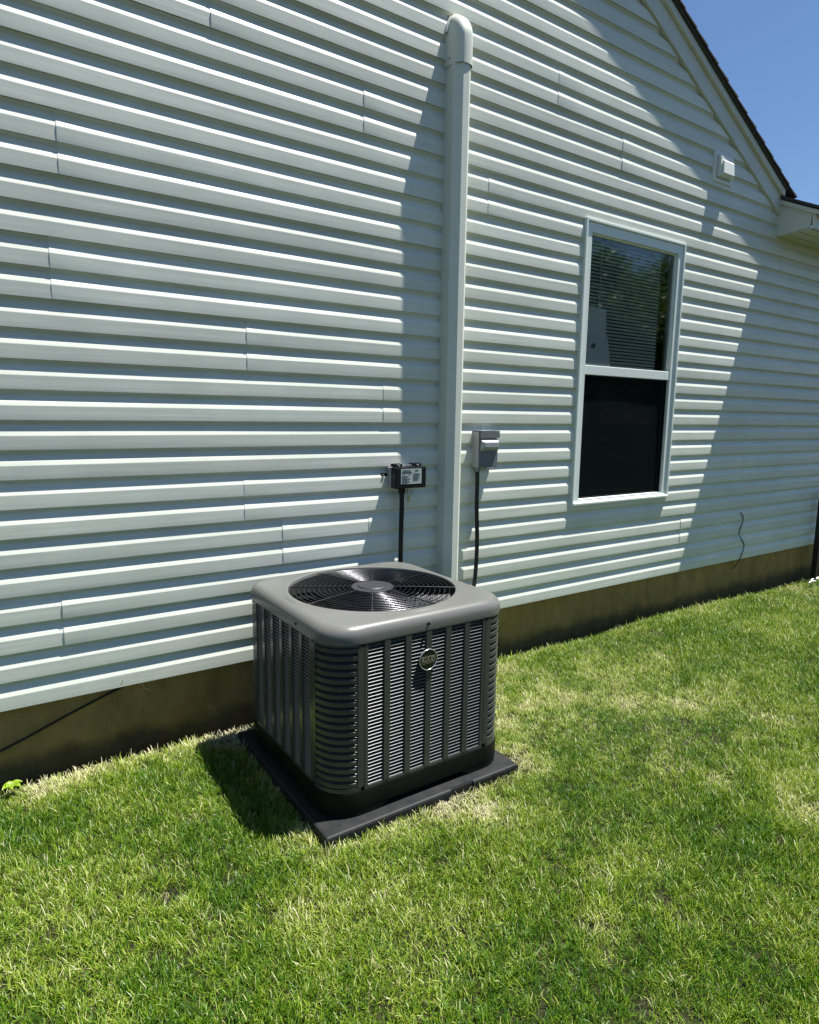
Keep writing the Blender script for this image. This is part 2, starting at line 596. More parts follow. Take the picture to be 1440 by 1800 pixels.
def clip_profile(zlo, zhi):
    """profile points (z within a course) between the two heights, with the butt return if the foot is inside"""
    pts = [p for p in PROF[:-2] if zlo <= p[0] <= zhi]
    if not pts or pts[0][0] < zhi - 1e-6: pts = [(zhi, prof_y(zhi))] + pts
    if zlo <= 0:
        pts = pts + PROF[-2:]
    elif pts[-1][0] > zlo + 1e-6:
        pts = pts + [(zlo, prof_y(zlo))]
    return pts


def strip(mb, k, x0, x1, zlo, zhi, wob, flare, endcap, sink=0.0):
    """one course (or a cut of it) from x0 to x1"""
    pts = clip_profile(zlo, zhi)
    zb = k * H
    n = max(1, int((x1 - x0) / 0.22))
    xl = [x0 + (x1 - x0) * i / n for i in range(n + 1)]
    if flare:
        xl = sorted(set(xl + [x0 + 0.05, x0 + 0.12, x0 + 0.25]))
        xl = [x for x in xl if x <= x1 + 1e-6]
    rings = []
    for i, x in enumerate(xl):
        d = wob[0] * math.sin(wob[1] * x + wob[2]) + wob[3] * math.sin(wob[4] * x + wob[5])
        if flare:
            u = x - x0
            d -= 0.0019 * max(0.0, 1 - u / 0.25) ** 1.5
        tilt = wob[6] * math.sin(wob[7] * x + wob[8])
        ring = []
        for (z, y) in pts:
            xe = x
            lim = (RC - (zb + z)) / RM
            if xe > lim and zb + z > 2.66: xe = lim
            ring.append((xe, y + sink + d * (0.4 + 0.6 * min(1, z / 0.03)) + tilt * (z / H - 0.4), zb + z + 0.0005 * math.sin(1.3 * x + wob[2])))
        rings.append(ring)
    if endcap:
        first = [(p[0] + 0.0004, p[1] + 0.0017, p[2]) for p in rings[0]]
        rings = [first] + rings
    mb.rings(rings, closed=False)


SEAMS = {0: [1.62 - 3.66 + 0.0, 5.294], 1: [0.253, 4.487], 2: [1.212, 1.696, 5.923], 3: [1.025, 5.311], 4: [-1.2, 2.457, 4.851],
         5: [-1.9, 1.778, 6.6], 6: [1.053], 7: [0.29], 8: [-1.1, 6.296], 9: [0.34, 5.671], 10: [-1.2, 2.446], 11: [-2.0, 1.656],
         12: [0.932, 3.546], 13: [-0.6, 2.95], 14: [0.4], 15: [1.9], 16: [0.2], 17: [1.4], 18: [-0.5]}
NROW = 19
pr = random.Random(5)
for row in range(NROW):
    zmid = (2 * row + 1) * H
    xright = 9.4 if zmid < 2.72 else (RC - zmid) / RM + 0.35
    edges = [-3.9] + [s for s in SEAMS[row] if s < xright - 0.2] + [xright]
    spans = []
    for i in range(len(edges) - 1):
        x0, x1 = edges[i], edges[i + 1] + (0.025 if i < len(edges) - 2 else 0.0)
        if 2 * row * H >= WZ0 and (2 * row + 2) * H <= WZ1 and x0 < WX0 and x1 > WX1:
            spans += [(x0, WX0 + 0.012, i), (WX1 - 0.012, x1, 0)]      # cut by the window
        else:
            spans.append((x0, x1, i))
    for (x0, x1, i) in spans:
        mb = MB()
        wob = [pr.uniform(0.0004, 0.0008), pr.uniform(1.2, 2.2), pr.uniform(0, 6), pr.uniform(0.0001, 0.0003), pr.uniform(4, 7), pr.uniform(0, 6),
               pr.uniform(0.0002, 0.0006), pr.uniform(0.8, 1.8), pr.uniform(0, 6)]
        for c in (0, 1):
            k = 2 * row + c
            wob[2] += 0.5 * c
            sink = 0.0007 * c              # the upper course of a panel sits a little deeper under the next panel
            zb = k * H
            lo, hi = WZ0 + 0.012 - zb, WZ1 - 0.012 - zb         # the hole inside this course
            segs = []
            if hi <= 0 or lo >= H:
                segs.append((x0, x1, 0.0, H, i > 0))
            else:
                a, b = WX0 + 0.012, WX1 - 0.012
                if x0 < a: segs.append((x0, min(x1, a), 0.0, H, i > 0))
                if x1 > b: segs.append((max(x0, b), x1, 0.0, H, i > 0 and x0 > b))
                if x1 > a and x0 < b:
                    if lo > 0: segs.append((max(x0, a), min(x1, b), 0.0, lo, False))
                    if hi < H: segs.append((max(x0, a), min(x1, b), hi, H, False))
            for (a, b, zl, zh, fl) in segs:
                if b - a > 0.004: strip(mb, k, a, b, zl, zh, wob, fl, fl, sink)
        if mb.v:
            mb.build("siding_panel", M['vinyl'], wall_o, sm=4)

# foundation
fb = MB().box(-4, 9.5, 0.03, 0.3, -1.2, -0.002)
found = fb.build("foundation", M['concrete'], house, sm=0)
# starter strip under the lowest course keeps the joint dark
MB().box(-3.9, 9.4, 0.0074, 0.03, -0.0015, 0.004).build("starter_strip", M['trim'], house, sm=0)

# interior behind the window
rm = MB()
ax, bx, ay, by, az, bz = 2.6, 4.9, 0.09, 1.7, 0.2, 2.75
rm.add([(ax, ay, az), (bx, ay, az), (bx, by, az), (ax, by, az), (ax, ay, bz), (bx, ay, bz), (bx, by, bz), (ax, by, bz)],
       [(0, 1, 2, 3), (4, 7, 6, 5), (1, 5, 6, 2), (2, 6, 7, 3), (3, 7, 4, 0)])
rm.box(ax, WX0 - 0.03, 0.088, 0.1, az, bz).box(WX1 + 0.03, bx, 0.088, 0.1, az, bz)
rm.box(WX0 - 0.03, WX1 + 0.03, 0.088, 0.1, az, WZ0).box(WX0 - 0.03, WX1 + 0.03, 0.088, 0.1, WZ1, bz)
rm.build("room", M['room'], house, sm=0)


# rake trim boards
def rake_board(name, mt, zb, zt, d0, d1, x0=-3.0, x1=5.47, slope=RM, bev=0.002):
    """zb/zt: heights at x = 4.5 ; runs from y=-d0 (back) to y=-d1 (front)"""
    mb = MB()
    f = lambda z, x: z - slope * (x - 4.5)
    v = []
    for x in (x0, x1):
        for (y, z) in ((-d0, zb), (-d1, zb), (-d1, zt), (-d0, zt)):
            v.append((x, y, f(z, x)))
    mb.add(v, [(0, 1, 2, 3), (4, 7, 6, 5), (0, 4, 5, 1), (1, 5, 6, 2), (2, 6, 7, 3), (3, 7, 4, 0)])
    return mb.build(name, mt, house, sm=0, bevel=bev)


rake_board("rake_board", M['rake'], 3.322, 3.486, -0.02, 0.030, x1=5.505)
rake_board("rake_moulding", M['rake'], 3.450, 3.500, 0.0305, 0.056, x1=5.49)
roof = MB()
f = lambda z, x: z - RM * (x - 4.5)
roof.add([(x, y, f(z, x)) for x in (-3.0, 5.49) for (y, z) in ((-0.074, 3.5015), (-0.074, 3.512), (5.0, 3.512), (5.0, 3.5015))],
         [(0, 1, 2, 3), (4, 7, 6, 5), (0, 4, 5, 1), (1, 5, 6, 2), (2, 6, 7, 3), (3, 7, 4, 0)])
roof_o = roof.build("roof", M['shingle'], house, sm=0)
L = 1 / math.hypot(1, RM)
ux, uz = L, -RM * L                 # down-slope unit vector (x, z)
nx, nz = RM * L, L                  # outward normal
sr = random.Random(3)
s = 0.0
xx = 1.0
while xx < 5.47:
    ln = 0.152
    z0 = f(3.513, xx)
    j = sr.uniform(-0.0012, 0.0012)
    t0, t1 = 0.002, 0.019 + sr.uniform(0, 0.004)      # each course lifts at its lower end
    A = (xx, z0)
    B = (xx + ux * (ln + 0.012), z0 + uz * (ln + 0.012))
    v = []
    for y in (-0.086 + j, 0.62):
        v += [(A[0] + nx * t0, y, A[1] + nz * t0), (B[0] + nx * t0 * 4, y, B[1] + nz * t0 * 4), (B[0] + nx * t1, y, B[1] + nz * t1), (A[0] + nx * (t0 + 0.006), y, A[1] + nz * (t0 + 0.006))]
    MB().add(v, [(0, 1, 2, 3), (4, 7, 6, 5), (0, 4, 5, 1), (1, 5, 6, 2), (2, 6, 7, 3), (3, 7, 4, 0)]).build("shingle", M['shingle'], roof_o, sm=0)
    xx += ux * ln

# eave of the wing beside the gable: end board, soffit, fascia, roof edge
EX = 5.5
MB().add([(EX, 0.0, 2.652), (EX, -0.262, 2.668), (EX, -0.275, 2.79), (EX, 0.0, 2.925), (EX + 0.012, 0.0, 2.652), (EX + 0.012, -0.262, 2.668), (EX + 0.012, -0.275, 2.79), (EX + 0.012, 0.0, 2.925)],
         [(0, 3, 2, 1), (4, 5, 6, 7), (0, 1, 5, 4), (1, 2, 6, 5), (2, 3, 7, 6), (3, 0, 4, 7)]).build("eave_end_board", M['rake'], house, sm=0, bevel=0.0015)
MB().box(EX - 0.006, EX + 0.02, -0.004, 0.006, 2.645, 2.82).build("corner_trim", M['trim'], house, sm=0, bevel=0.001)
MB().box(EX - 0.004, 9.5, -0.300, -0.278, 2.655, 2.80).build("fascia", M['rake'], house, sm=0, bevel=0.002)
sf = MB()
for i in range(3):
    sf.box(EX + 0.014, 9.5, -0.0895 * (i + 1) + 0.002, -0.0895 * i - 0.006, 2.655, 2.664)
sf.box(EX + 0.014, 9.5, -0.272, 0.0, 2.666, 2.672)
sf.build("soffit", M['soffit'], house, sm=0, bevel=0.001)
MB().add([(x, y, z) for x in (5.465, 9.5) for (y, z) in ((-0.352, 2.775), (-0.352, 2.797), (3.5, 4.72), (3.5, 4.70))],
         [(0, 1, 2, 3), (4, 7, 6, 5), (0, 4, 5, 1), (1, 5, 6, 2), (2, 6, 7, 3), (3, 7, 4, 0)]).build("roof", M['shingle'], house, sm=0)
MB().add([(x, y, z) for x in (5.478, 9.5) for (y, z) in ((-0.338, 2.740), (-0.338, 2.772), (0.0, 2.940), (0.0, 2.908))],
         [(0, 1, 2, 3), (4, 7, 6, 5), (0, 4, 5, 1), (1, 5, 6, 2), (2, 6, 7, 3), (3, 7, 4, 0)]).build("drip_edge", M['rake'], house, sm=0)

# ------------------------------------------------------------------ window (part of the house)
win = bpy.data.objects.new("window", None)
win.location = (0, 0, 0)
link(win, house)
win['label'] = "tall double-hung window with dark screen in its lower half"
win.location = Vector((3.75, 0, 0)) * 0


def frame_mesh(x0, x1, z0, z1, w, yb, yf, wt=None, wb=None):
    wt = w if wt is None else wt
    wb = w if wb is None else wb
    o = [(x0, z0), (x1, z0), (x1, z1), (x0, z1)]
    i = [(x0 + w, z0 + wb), (x1 - w, z0 + wb), (x1 - w, z1 - wt), (x0 + w, z1 - wt)]
    v = [(a, yf, b) for a, b in o] + [(a, yf, b) for a, b in i] + [(a, yb, b) for a, b in o] + [(a, yb, b) for a, b in i]
    fc = []
    for k in range(4):
        n = (k + 1) % 4
        fc += [(k, n, 4 + n, 4 + k), (8 + k, 12 + k, 12 + n, 8 + n), (k, 8 + k, 8 + n, n), (4 + k, 4 + n, 12 + n, 12 + k)]
    return MB().add(v, fc)


frame_mesh(WX0, WX1, WZ0, WZ1, 0.017, 0.02, -0.0275).build("outer_trim", M['winframe'], win, sm=0, bevel=0.003)
frame_mesh(WX0 + 0.018, WX1 - 0.018, WZ0 + 0.018, WZ1 - 0.018, 0.05, 0.06, -0.0165, wt=0.060, wb=0.022).build("frame", M['winframe'], win, sm=0, bevel=0.002)
# sloping sill nose
MB().add([(x, y, z) for x in (WX0 + 0.008, WX1 - 0.008) for (y, z) in ((-0.034, WZ0 + 0.004), (-0.034, WZ0 + 0.017), (0.012, WZ0 + 0.047), (0.012, WZ0 + 0.004))],
         [(0, 1, 2, 3), (4, 7, 6, 5), (0, 4, 5, 1), (1, 5, 6, 2), (2, 6, 7, 3), (3, 7, 4, 0)]).build("sill", M['winframe'], win, sm=0, bevel=0.002)
GX0, GX1, GT, GB, GMID = WX0 + 0.068, WX1 - 0.068, WZ1 - 0.079, WZ0 + 0.045, 1.492
frame_mesh(GX0 - 0.004, GX1 + 0.004, GMID - 0.02, GT + 0.004, 0.014, 0.03, 0.000, wt=0.012, wb=0.01).build("sash", M['winframe'], win, sm=0, bevel=0.0015)
MB().box(GX0 - 0.003, GX1 + 0.003, -0.0125, 0.034, GMID - 0.032, GMID + 0.028).build("meeting_rail", M['winframe'], win, sm=0, bevel=0.003)
MB().add([(GX0, 0.014, GMID + 0.02), (GX1, 0.014, GMID + 0.02), (GX1, 0.014, GT), (GX0, 0.014, GT)], [(0, 1, 2, 3)]).build("glass_pane", M['glass'], win, sm=0)
MB().add([(GX0, 0.040, GB), (GX1, 0.040, GB), (GX1, 0.040, GMID), (GX0, 0.040, GMID)], [(0, 1, 2, 3)]).build("glass_pane", M['glass'], win, sm=0)
scr = MB()
nxs = 14
scr.rings([[(GX0 + (GX1 - GX0) * i / nxs, 0.009 + 0.0035 * math.sin(3 * z) * math.sin(4.5 * i / nxs), z) for i in range(nxs + 1)] for z in [GB + (GMID - 0.03 - GB) * j / 10 for j in range(11)]], closed=False)
scr.build("insect_screen", M['screen'], win, sm=60)
frame_mesh(GX0, GX1, GB - 0.002, GMID - 0.03, 0.009, 0.018, 0.004).build("screen_frame", M['black'], win, sm=0, bevel=0.001)

# ------------------------------------------------------------------ things inside the window
blind = empty("window_blind", (3.73, 0.075, 2.36))
tag(blind, "horizontal slat blind hanging behind the window's upper glass", "window blind")
MB().box(3.29, 4.15, 0.055, 0.095, 2.335, 2.365).build("head_rail", M['blind'], blind, sm=0)
sb = MB()
nseg = 4
prof = [(-0.0115, -0.0065), (0.0, 0.002), (0.0115, 0.0065)]
sb_me = None
zz = 2.325
while zz > 0.68:
    if sb_me is None:
        t = MB().rings([[(x, 0.075 + a * 0.62, zz + b * 1.35) for (a, b) in prof] for x in (3.295, 4.145)], closed=False)
        s0 = t.build("slat", M['blind'], blind, sm=60)
        sb_me = s0
        zfirst = zz
    else:
        c = s0.copy()
        link(c, blind)
        c.location = (0, 0, zz - zfirst)
        c.rotation_euler = (0, random.uniform(-0.0015, 0.0015), 0)
    zz -= 0.0225
MB().tube([(3.49, 0.058, 2.33), (3.49, 0.058, 1.80)], 0.003, 6).build("tilt_wand", M['blind'], blind)

card = empty("folded_card", (3.42, 0.034, 1.53))
tag(card, "pale blue grey folded card leaning inside the window above the middle rail", "card")
MB().add([(x, y, z) for y in (0.036, 0.039) for (x, z) in ((3.31, 1.527), (3.615, 1.522), (3.565, 1.722), (3.31, 1.735))],
         [(0, 1, 2, 3), (7, 6, 5, 4), (0, 4, 5, 1), (1, 5, 6, 2), (2, 6, 7, 3), (3, 7, 4, 0)]).build("lower_panel", M['card'], card, sm=0)
MB().add([(x, y, z) for y in (0.041, 0.044) for (x, z) in ((3.31, 1.72), (3.555, 1.71), (3.545, 1.895), (3.31, 1.905))],
         [(0, 1, 2, 3), (7, 6, 5, 4), (0, 4, 5, 1), (1, 5, 6, 2), (2, 6, 7, 3), (3, 7, 4, 0)]).build("upper_panel", M['card'], card, sm=0)
sm_ = MB()
sm_.add([(3.428 + 0.022 * math.cos(a) * (1 + 0.3 * math.sin(2 * a)), 0.0355, 1.651 + 0.017 * math.sin(a)) for a in [i * 2 * math.pi / 12 for i in range(12)]], [tuple(range(12))])
sm_.build("smudge", M['smudge'], card, sm=0)

# ------------------------------------------------------------------ refrigerant line cover
lc = empty("line_set_cover", (2.195, 0, 0.0))
tag(lc, "tall light grey plastic line cover running up the siding", "pipe cover")
CXL, CW, CD, CC = 2.14, 0.109, 0.112, 0.036


def cover_prof(x0, w, d, c, z):
    p = [(x0, 0.0), (x0, -(d - c)), (x0 + c * 0.16, -(d - c * 0.84) - 0.002), (x0 + c * 0.84, -(d - c * 0.16) - 0.002 + 0.004), (x0 + c, -d), (x0 + w - c, -d), (x0 + w - c * 0.5, -(d - c * 0.36)),
         (x0 + w - c * 0.1, -(d - c * 0.85)), (x0 + w, -(d - c * 1.2)), (x0 + w, 0.0)]
    return [(a, b, z) for a, b in p]


body = MB()
zs = [-0.22 + 3.22 * i / 16 for i in range(17)]
body.rings([cover_prof(CXL + 0.0012 * math.sin(1.9 * z), CW, CD, CC, z) for z in zs], closed=False, cap0=True)
body.build("cover_channel", M['cover'], lc, sm=24)
el = MB()
g = 0.0062
ew, ed = CW + 2 * g, CD + g


def elbow_prof(n_=3.0, k=22):
    out = []
    for i in range(k + 1):
        t = math.pi * i / k
        c, s_ = math.cos(t), math.sin(t)
        out.append((CXL + CW / 2 - math.copysign(abs(c) ** (2 / n_), c) * ew / 2, abs(s_) ** (2 / n_) * ed))
    return out


er = [[(x * 1.0, -d, z) for (x, d) in elbow_prof()] for z in (2.936, 2.939, 3.02, 3.066)]
for i in range(1, 13):
    ph = (math.pi / 2) * i / 12
    er.append([(x, -d * math.cos(ph) - 0.0, 3.066 + d * math.sin(ph) * 1.08) for (x, d) in elbow_prof()])
el.rings(er, closed=False)
el.build("elbow_cap", M['cover'], lc, sm=35)
fl = MB()
fl.rings([[(2.1945 + (0.066 + o) * math.cos(a), y, 3.094 + (0.098 + o) * math.sin(a)) for a in [i * math.pi / 14 for i in range(15)]] for (o, y) in ((0.002, -0.002), (0.004, -0.030), (-0.004, -0.031), (-0.006, -0.012))], closed=False)
fl.build("wall_flange", M['trim'], lc, sm=40)
MB().tube([(2.1315, -0.048, 2.968), (2.1345, -0.048, 2.968)], 0.0035, 10).build("screw", M['ink'], lc)

# ------------------------------------------------------------------ vent hood on the wall
vh = empty("vent_hood", (4.66, -0.02, 2.98))
tag(vh, "small square white wall vent hood below the roof rake", "vent")
frame_mesh(4.545, 4.782, 2.885, 3.09, 0.026, 0.004, -0.024).build("mounting_plate", M['trim'], vh, sm=0, bevel=0.004)
MB().box(4.565, 4.765, -0.013, 0.0, 2.905, 3.072).build("back_plate", M['trim'], vh, sm=0)
MB().rings([[(4.583, y0, z0), (4.750, y0, z0), (4.750, y1, z1), (4.583, y1, z1)] for (y0, z0, y1, z1) in ((-0.013, 2.918, -0.013, 3.060), (-0.05, 2.922, -0.045, 3.056))], cap1=True).build("hood_sides", M['trim'], vh, sm=0, bevel=0.004)
MB().add([(4.598, -0.0505, 2.930), (4.742, -0.0505, 2.930), (4.742, -0.0505, 3.030), (4.598, -0.0505, 3.030), (4.60, -0.066, 2.935), (4.74, -0.066, 2.935), (4.735, -0.060, 3.018), (4.605, -0.060, 3.018)],
         [(4, 5, 6, 7), (0, 1, 5, 4), (1, 2, 6, 5), (2, 3, 7, 6), (3, 0, 4, 7)]).build("flap", M['trim'], vh, sm=0, bevel=0.004)
MB().tube([(4.752, -0.024, 2.902), (4.752, -0.029, 2.902)], 0.006, 10).build("screw", M['chrome'], vh)

# ------------------------------------------------------------------ surge protector box
sp = empty("surge_protector", (1.9, 0, 0.80))
tag(sp, "small black electrical box with white sticker left of the line cover", "electrical box")
BX0, BX1, BZ0, BZ1 = 1.803, 1.999, 0.801, 0.913
MB().box(BX0 + 0.004, BX1 - 0.004, -0.05, -0.003, BZ0 + 0.004, BZ1 - 0.003).build("grey_back", M['greybox'], sp, sm=0, bevel=0.004)
MB().box(BX0, BX1, -0.1, -0.0515, BZ0, BZ1).build("black_cover", M['black'], sp, sm=0, bevel=0.006)
MB().box(1.836, 1.967, -0.1012, -0.0985, 0.824, 0.904).build("sticker", M['sticker'], sp, sm=0)
stk = MB()
stk.box(1.842, 1.905, -0.1022, -0.1005, 0.884, 0.888)
for (a, b, z, h) in ((1.846, 1.895, 0.894, 0.003), (1.925, 1.945, 0.894, 0.004), (1.852, 1.857, 0.872, 0.006), (1.888, 1.893, 0.873, 0.006)):
    stk.box(a, b, -0.1022, -0.1005, z, z + h)
srn = random.Random(9)
for i in range(9):
    z = 0.866 - i * 0.0045
    stk.box(1.842, 1.842 + srn.uniform(0.03, 0.055), -0.1019, -0.1005, z, z + 0.0011)
    stk.box(1.912, 1.912 + srn.uniform(0.03, 0.05), -0.1019, -0.1005, z + 0.012, z + 0.0131)
stk.build("printing", M['ink'], sp, sm=0)
for cx in (1.835, 1.955):
    cl = MB().box(cx - 0.02, cx - 0.012, -0.085, -0.03, BZ1 - 0.001, BZ1 + 0.016)
    cl.box(cx + 0.012, cx + 0.02, -0.085, -0.03, BZ1 - 0.001, BZ1 + 0.016)
    cl.box(cx - 0.02, cx + 0.02, -0.066, -0.05, BZ1 + 0.004, BZ1 + 0.018)
    c_o = cl.build("latch", M['black'], sp, sm=0, bevel=0.002)
    MB().tube([(cx, -0.088, BZ1 + 0.008), (cx, -0.07, BZ1 + 0.008)], 0.005, 10).build("latch_screw", M['chrome'], sp)
MB().tube([(1.84, -0.058, BZ1 + 0.006), (1.95, -0.058, BZ1 + 0.006)], 0.0025, 8).build("hinge_pin", M['chrome'], sp)
MB().box(BX0 - 0.035, BX0 + 0.006, -0.012, -0.002, 0.852, 0.878).build("mounting_ear", M['black'], sp, sm=0, bevel=0.003)
MB().tube([(BX0 - 0.022, -0.012, 0.866), (BX0 - 0.022, -0.018, 0.866)], 0.006, 10).build("screw", M['chrome'], sp)
MB().tube([(1.868, -0.062, 0.802), (1.868, -0.062, 0.772)], 0.019, 14).build("conduit_nut", M['black'], sp, sm=40)
wires = MB()
wires.tube(spline([(1.905, -0.07, 0.802), (1.898, -0.072, 0.785), (1.903, -0.07, 0.755)]), 0.0012, 6)
wires.tube(spline([(1.918, -0.07, 0.802), (1.925, -0.07, 0.78), (1.912, -0.07, 0.755)]), 0.0012, 6)
wires.build("loose_wire", M['ink'], sp)
MB().box(1.898, 1.913, -0.073, -0.068, 0.724, 0.758).build("wire_tag", M['brass'], sp, sm=0, bevel=0.001)

cd = empty("conduit", (1.869, -0.062, 0.0))
tag(cd, "straight black conduit hanging from the black box down behind the condenser", "conduit")
cpts = [(1.868, -0.062, 0.776)] + [(1.868 + 0.0015 * math.sin(9 * z), -0.062 + 0.003 * math.sin(5 * z), z) for z in (0.70, 0.6, 0.5, 0.4, 0.3, 0.2, 0.1)] + [(1.85, -0.07, 0.02), (1.80, -0.095, -0.02), (1.74, -0.118, -0.03)]
MB().tube(spline(cpts, 4), 0.0128, 12).build("conduit_tube", M['cable'], cd, sm=60)

# ------------------------------------------------------------------ disconnect box
db = empty("disconnect_box", (2.46, 0, 0.885))
tag(db, "small grey metal disconnect box right of the line cover", "electrical box")
DX0, DX1, DZ0, DZ1, DD = 2.386, 2.528, 0.889, 1.096, 0.064
MB().box(DX0, DX1, -DD, 0.0, DZ0, DZ1).build("enclosure", M['galv'], db, sm=0, bevel=0.003)
MB().box(DX0 + 0.003, DX1 + 0.003, -DD - 0.004, -DD - 0.0003, DZ0 + 0.003, DZ1 - 0.042).build("front_cover", M['galvdark'], db, sm=0, bevel=0.002)
MB().box(DX0 - 0.003, DX1 + 0.008, -DD - 0.012, 0.0, DZ1 + 0.0006, DZ1 + 0.0055).box(DX0 + 0.004, DX1 + 0.008, -DD - 0.012, -DD - 0.0085, DZ1 - 0.036, DZ1 + 0.0002).build("rain_lid", M['galvdark'], db, sm=0, bevel=0.0012)
hd = MB()
hd.rings([[(a, -DD - y, z) for (a, z) in ((DX0 + 0.012 + i, 0.985 + j), (DX1 - 0.002 - i, 0.985 + j), (DX1 - 0.002 - i, 1.050 - k), (DX0 + 0.012 + i, 1.050 - k))] for (y, i, j, k) in ((0.003, 0.0, 0.0, 0.0), (0.014, 0.0, 0.004, 0.004), (0.030, 0.012, 0.024, 0.014))], cap1=True)
hd.build("pull_handle", M['galv'], db, sm=0, bevel=0.003)
MB().box(2.445, 2.485, -DD - 0.016, -DD + 0.002, DZ0 - 0.004, DZ0 + 0.0025).build("hasp", M['chrome'], db, sm=0, bevel=0.001)
MB().tube([(2.404, -0.04, DZ0 + 0.001), (2.404, -0.04, DZ0 - 0.022)], 0.0175, 14).build("conduit_nut", M['galvdark'], db, sm=40)

wp = empty("power_whip", (2.40, -0.045, 0.0))
tag(wp, "curving black power cable hanging from the grey disconnect box", "cable")
MB().tube(spline([(2.404, -0.04, 0.870), (2.402, -0.045, 0.80), (2.398, -0.05, 0.70), (2.402, -0.05, 0.60), (2.408, -0.05, 0.50), (2.408, -0.052, 0.40), (2.40, -0.058, 0.30), (2.375, -0.075, 0.20),
                  (2.31, -0.12, 0.12), (2.2, -0.2, 0.085), (2.05, -0.28, 0.09), (1.9, -0.32, 0.11), (1.822, -0.33, 0.115)], 6), 0.0122, 12).build("cable_tube", M['cable'], wp, sm=60)

# ------------------------------------------------------------------ loose cables on the wall
MBc = MB().tube(spline([(5.33, -0.006, 0.405), (5.345, -0.018, 0.402), (5.372, -0.022, 0.36), (5.36, -0.021, 0.30), (5.333, -0.020, 0.232), (5.375, -0.021, 0.18), (5.43, -0.020, 0.125), (5.415, -0.021, 0.06), (5.378, -0.022, 0.0), (5.365, -0.005, -0.045), (5.36, 0.02, -0.09)], 6), 0.0036, 8)
tag(MBc.build("wire", M['cable'], None, sm=60), "thin wavy black wire dangling on the shaded siding at right", "wire")
MBc = MB().tube(spline([(0.478, 0.022, 0.004), (0.468, 0.021, -0.012), (0.40, 0.018, -0.034), (0.25, 0.016, -0.085), (0.10, 0.016, -0.143), (0.0, 0.016, -0.178), (-0.15, 0.014, -0.24), (-0.3, 0.0, -0.31), (-0.42, -0.03, -0.36), (-0.5, -0.05, -0.43)], 6), 0.0052, 8)
tag(MBc.build("ground_cable", M['cable'], None, sm=60), "black cable slanting down across the foundation at left", "cable")
dg = MB()
for (pts) in (((0.455, -0.019, 0.012), (0.461, -0.021, 0.026), (0.463, -0.022, 0.036)), ((0.545, 0.028, -0.012), (0.553, 0.015, -0.028), (0.556, 0.012, -0.04)), ((0.556, 0.012, -0.04), (0.57, 0.012, -0.048), (0.578, 0.012, -0.054))):
    dg.tube(pts, 0.0016, 5)
tag(dg.build("straw_wisp", M['dry'], None), "tiny dry straw wisps caught under the siding edge at left", "straw")

# ------------------------------------------------------------------ fence post
fp = empty("fence_post", (6.62, -0.07, GZ))
tag(fp, "black metal fence post standing at the far right by the foundation", "fence post")
PX, PY = 6.635, -0.085
MB().box(PX - 0.024, PX + 0.024, PY - 0.024, PY + 0.024, GZ - 0.15, 0.52).build("shaft", M['post'], fp, sm=0, bevel=0.003)
MB().rings([[(PX + sx * a, PY + sy * a, z) for sx, sy in ((-1, -1), (1, -1), (1, 1), (-1, 1))] for (a, z) in ((0.029, 0.515), (0.029, 0.53), (0.018, 0.543), (0.004, 0.548))], cap0=True, cap1=True).build("cap", M['post'], fp, sm=0, bevel=0.002)
for z in (0.42, -0.2):
    MB().box(PX + 0.0245, PX + 0.06, PY - 0.016, PY + 0.016, z - 0.018, z + 0.018).build("rail_bracket", M['post'], fp, sm=0, bevel=0.002)

# ------------------------------------------------------------------ condenser pad
PZ = -0.295
PX0, PX1, PY0, PY1 = 0.929, 1.847, -1.031, -0.113
pad = MB()
pad_pts = []
nx0, nx1 = 1.485, 1.60          # recess in the front edge
b = 0.012


def pad_ring(z, i, notch):
    return [(PX0 + i, PY0 + i, z), (nx0, PY0 + i, z), (nx0, PY0 + i + notch, z), (nx1, PY0 + i + notch, z), (nx1, PY0 + i, z), (PX1 - i, PY0 + i, z), (PX1 - i, PY1 - i, z), (PX0 + i, PY1 - i, z)]


pad.rings([pad_ring(-0.385, 0, 0.009), pad_ring(PZ - 0.010, 0, 0.009), pad_ring(PZ - 0.003, 0.003, 0.009), pad_ring(PZ, 0.010, 0.004)], cap0=True, cap1=True)
tag(pad.build("equipment_pad", M['pad'], None, sm=20), "square dark grey plastic pad under the air conditioner", "pad")

# ------------------------------------------------------------------ the condenser
AX, AY = 1.3985, -0.5485
ac = empty("air_conditioner", (AX, AY, PZ))
tag(ac, "grey outdoor air conditioner unit with round fan grille on top", "air conditioner")


def rsq_dir(a, Rr, th):
    """point of a rounded square (half width a, corner radius Rr) in direction th"""
    c, s_ = math.cos(th), math.sin(th)
    t = a / max(abs(c), abs(s_))
    x, y = c * t, s_ * t
    k = a - Rr
    if abs(x) > k and abs(y) > k:
        cx, cy = math.copysign(k, x), math.copysign(k, y)
        bq = c * cx + s_ * cy
        cc = cx * cx + cy * cy - Rr * Rr
        t = bq + math.sqrt(max(0.0, bq * bq - cc))
        x, y = c * t, s_ * t
    return x, y


NA = 160
TH = [2 * math.pi * (i + 0.5) / NA for i in range(NA)]


def ring_rsq(a, Rr, z):
    return [(AX + p[0], AY + p[1], z) for p in (rsq_dir(a, Rr, t) for t in TH)]


def ring_circ(r, z):
    return [(AX + r * math.cos(t), AY + r * math.sin(t), z) for t in TH]


def ring_mix(a, Rr, r, w, z):
    A, B = ring_rsq(a, Rr, z), ring_circ(r, z)
    return [tuple(p * (1 - w) + q * w for p, q in zip(u, v)) for u, v in zip(A, B)]


ZP0, ZP1 = -0.198, 0.378       # louvre panels
AB, RB = 0.4262, 0.128         # panel half width, corner radius
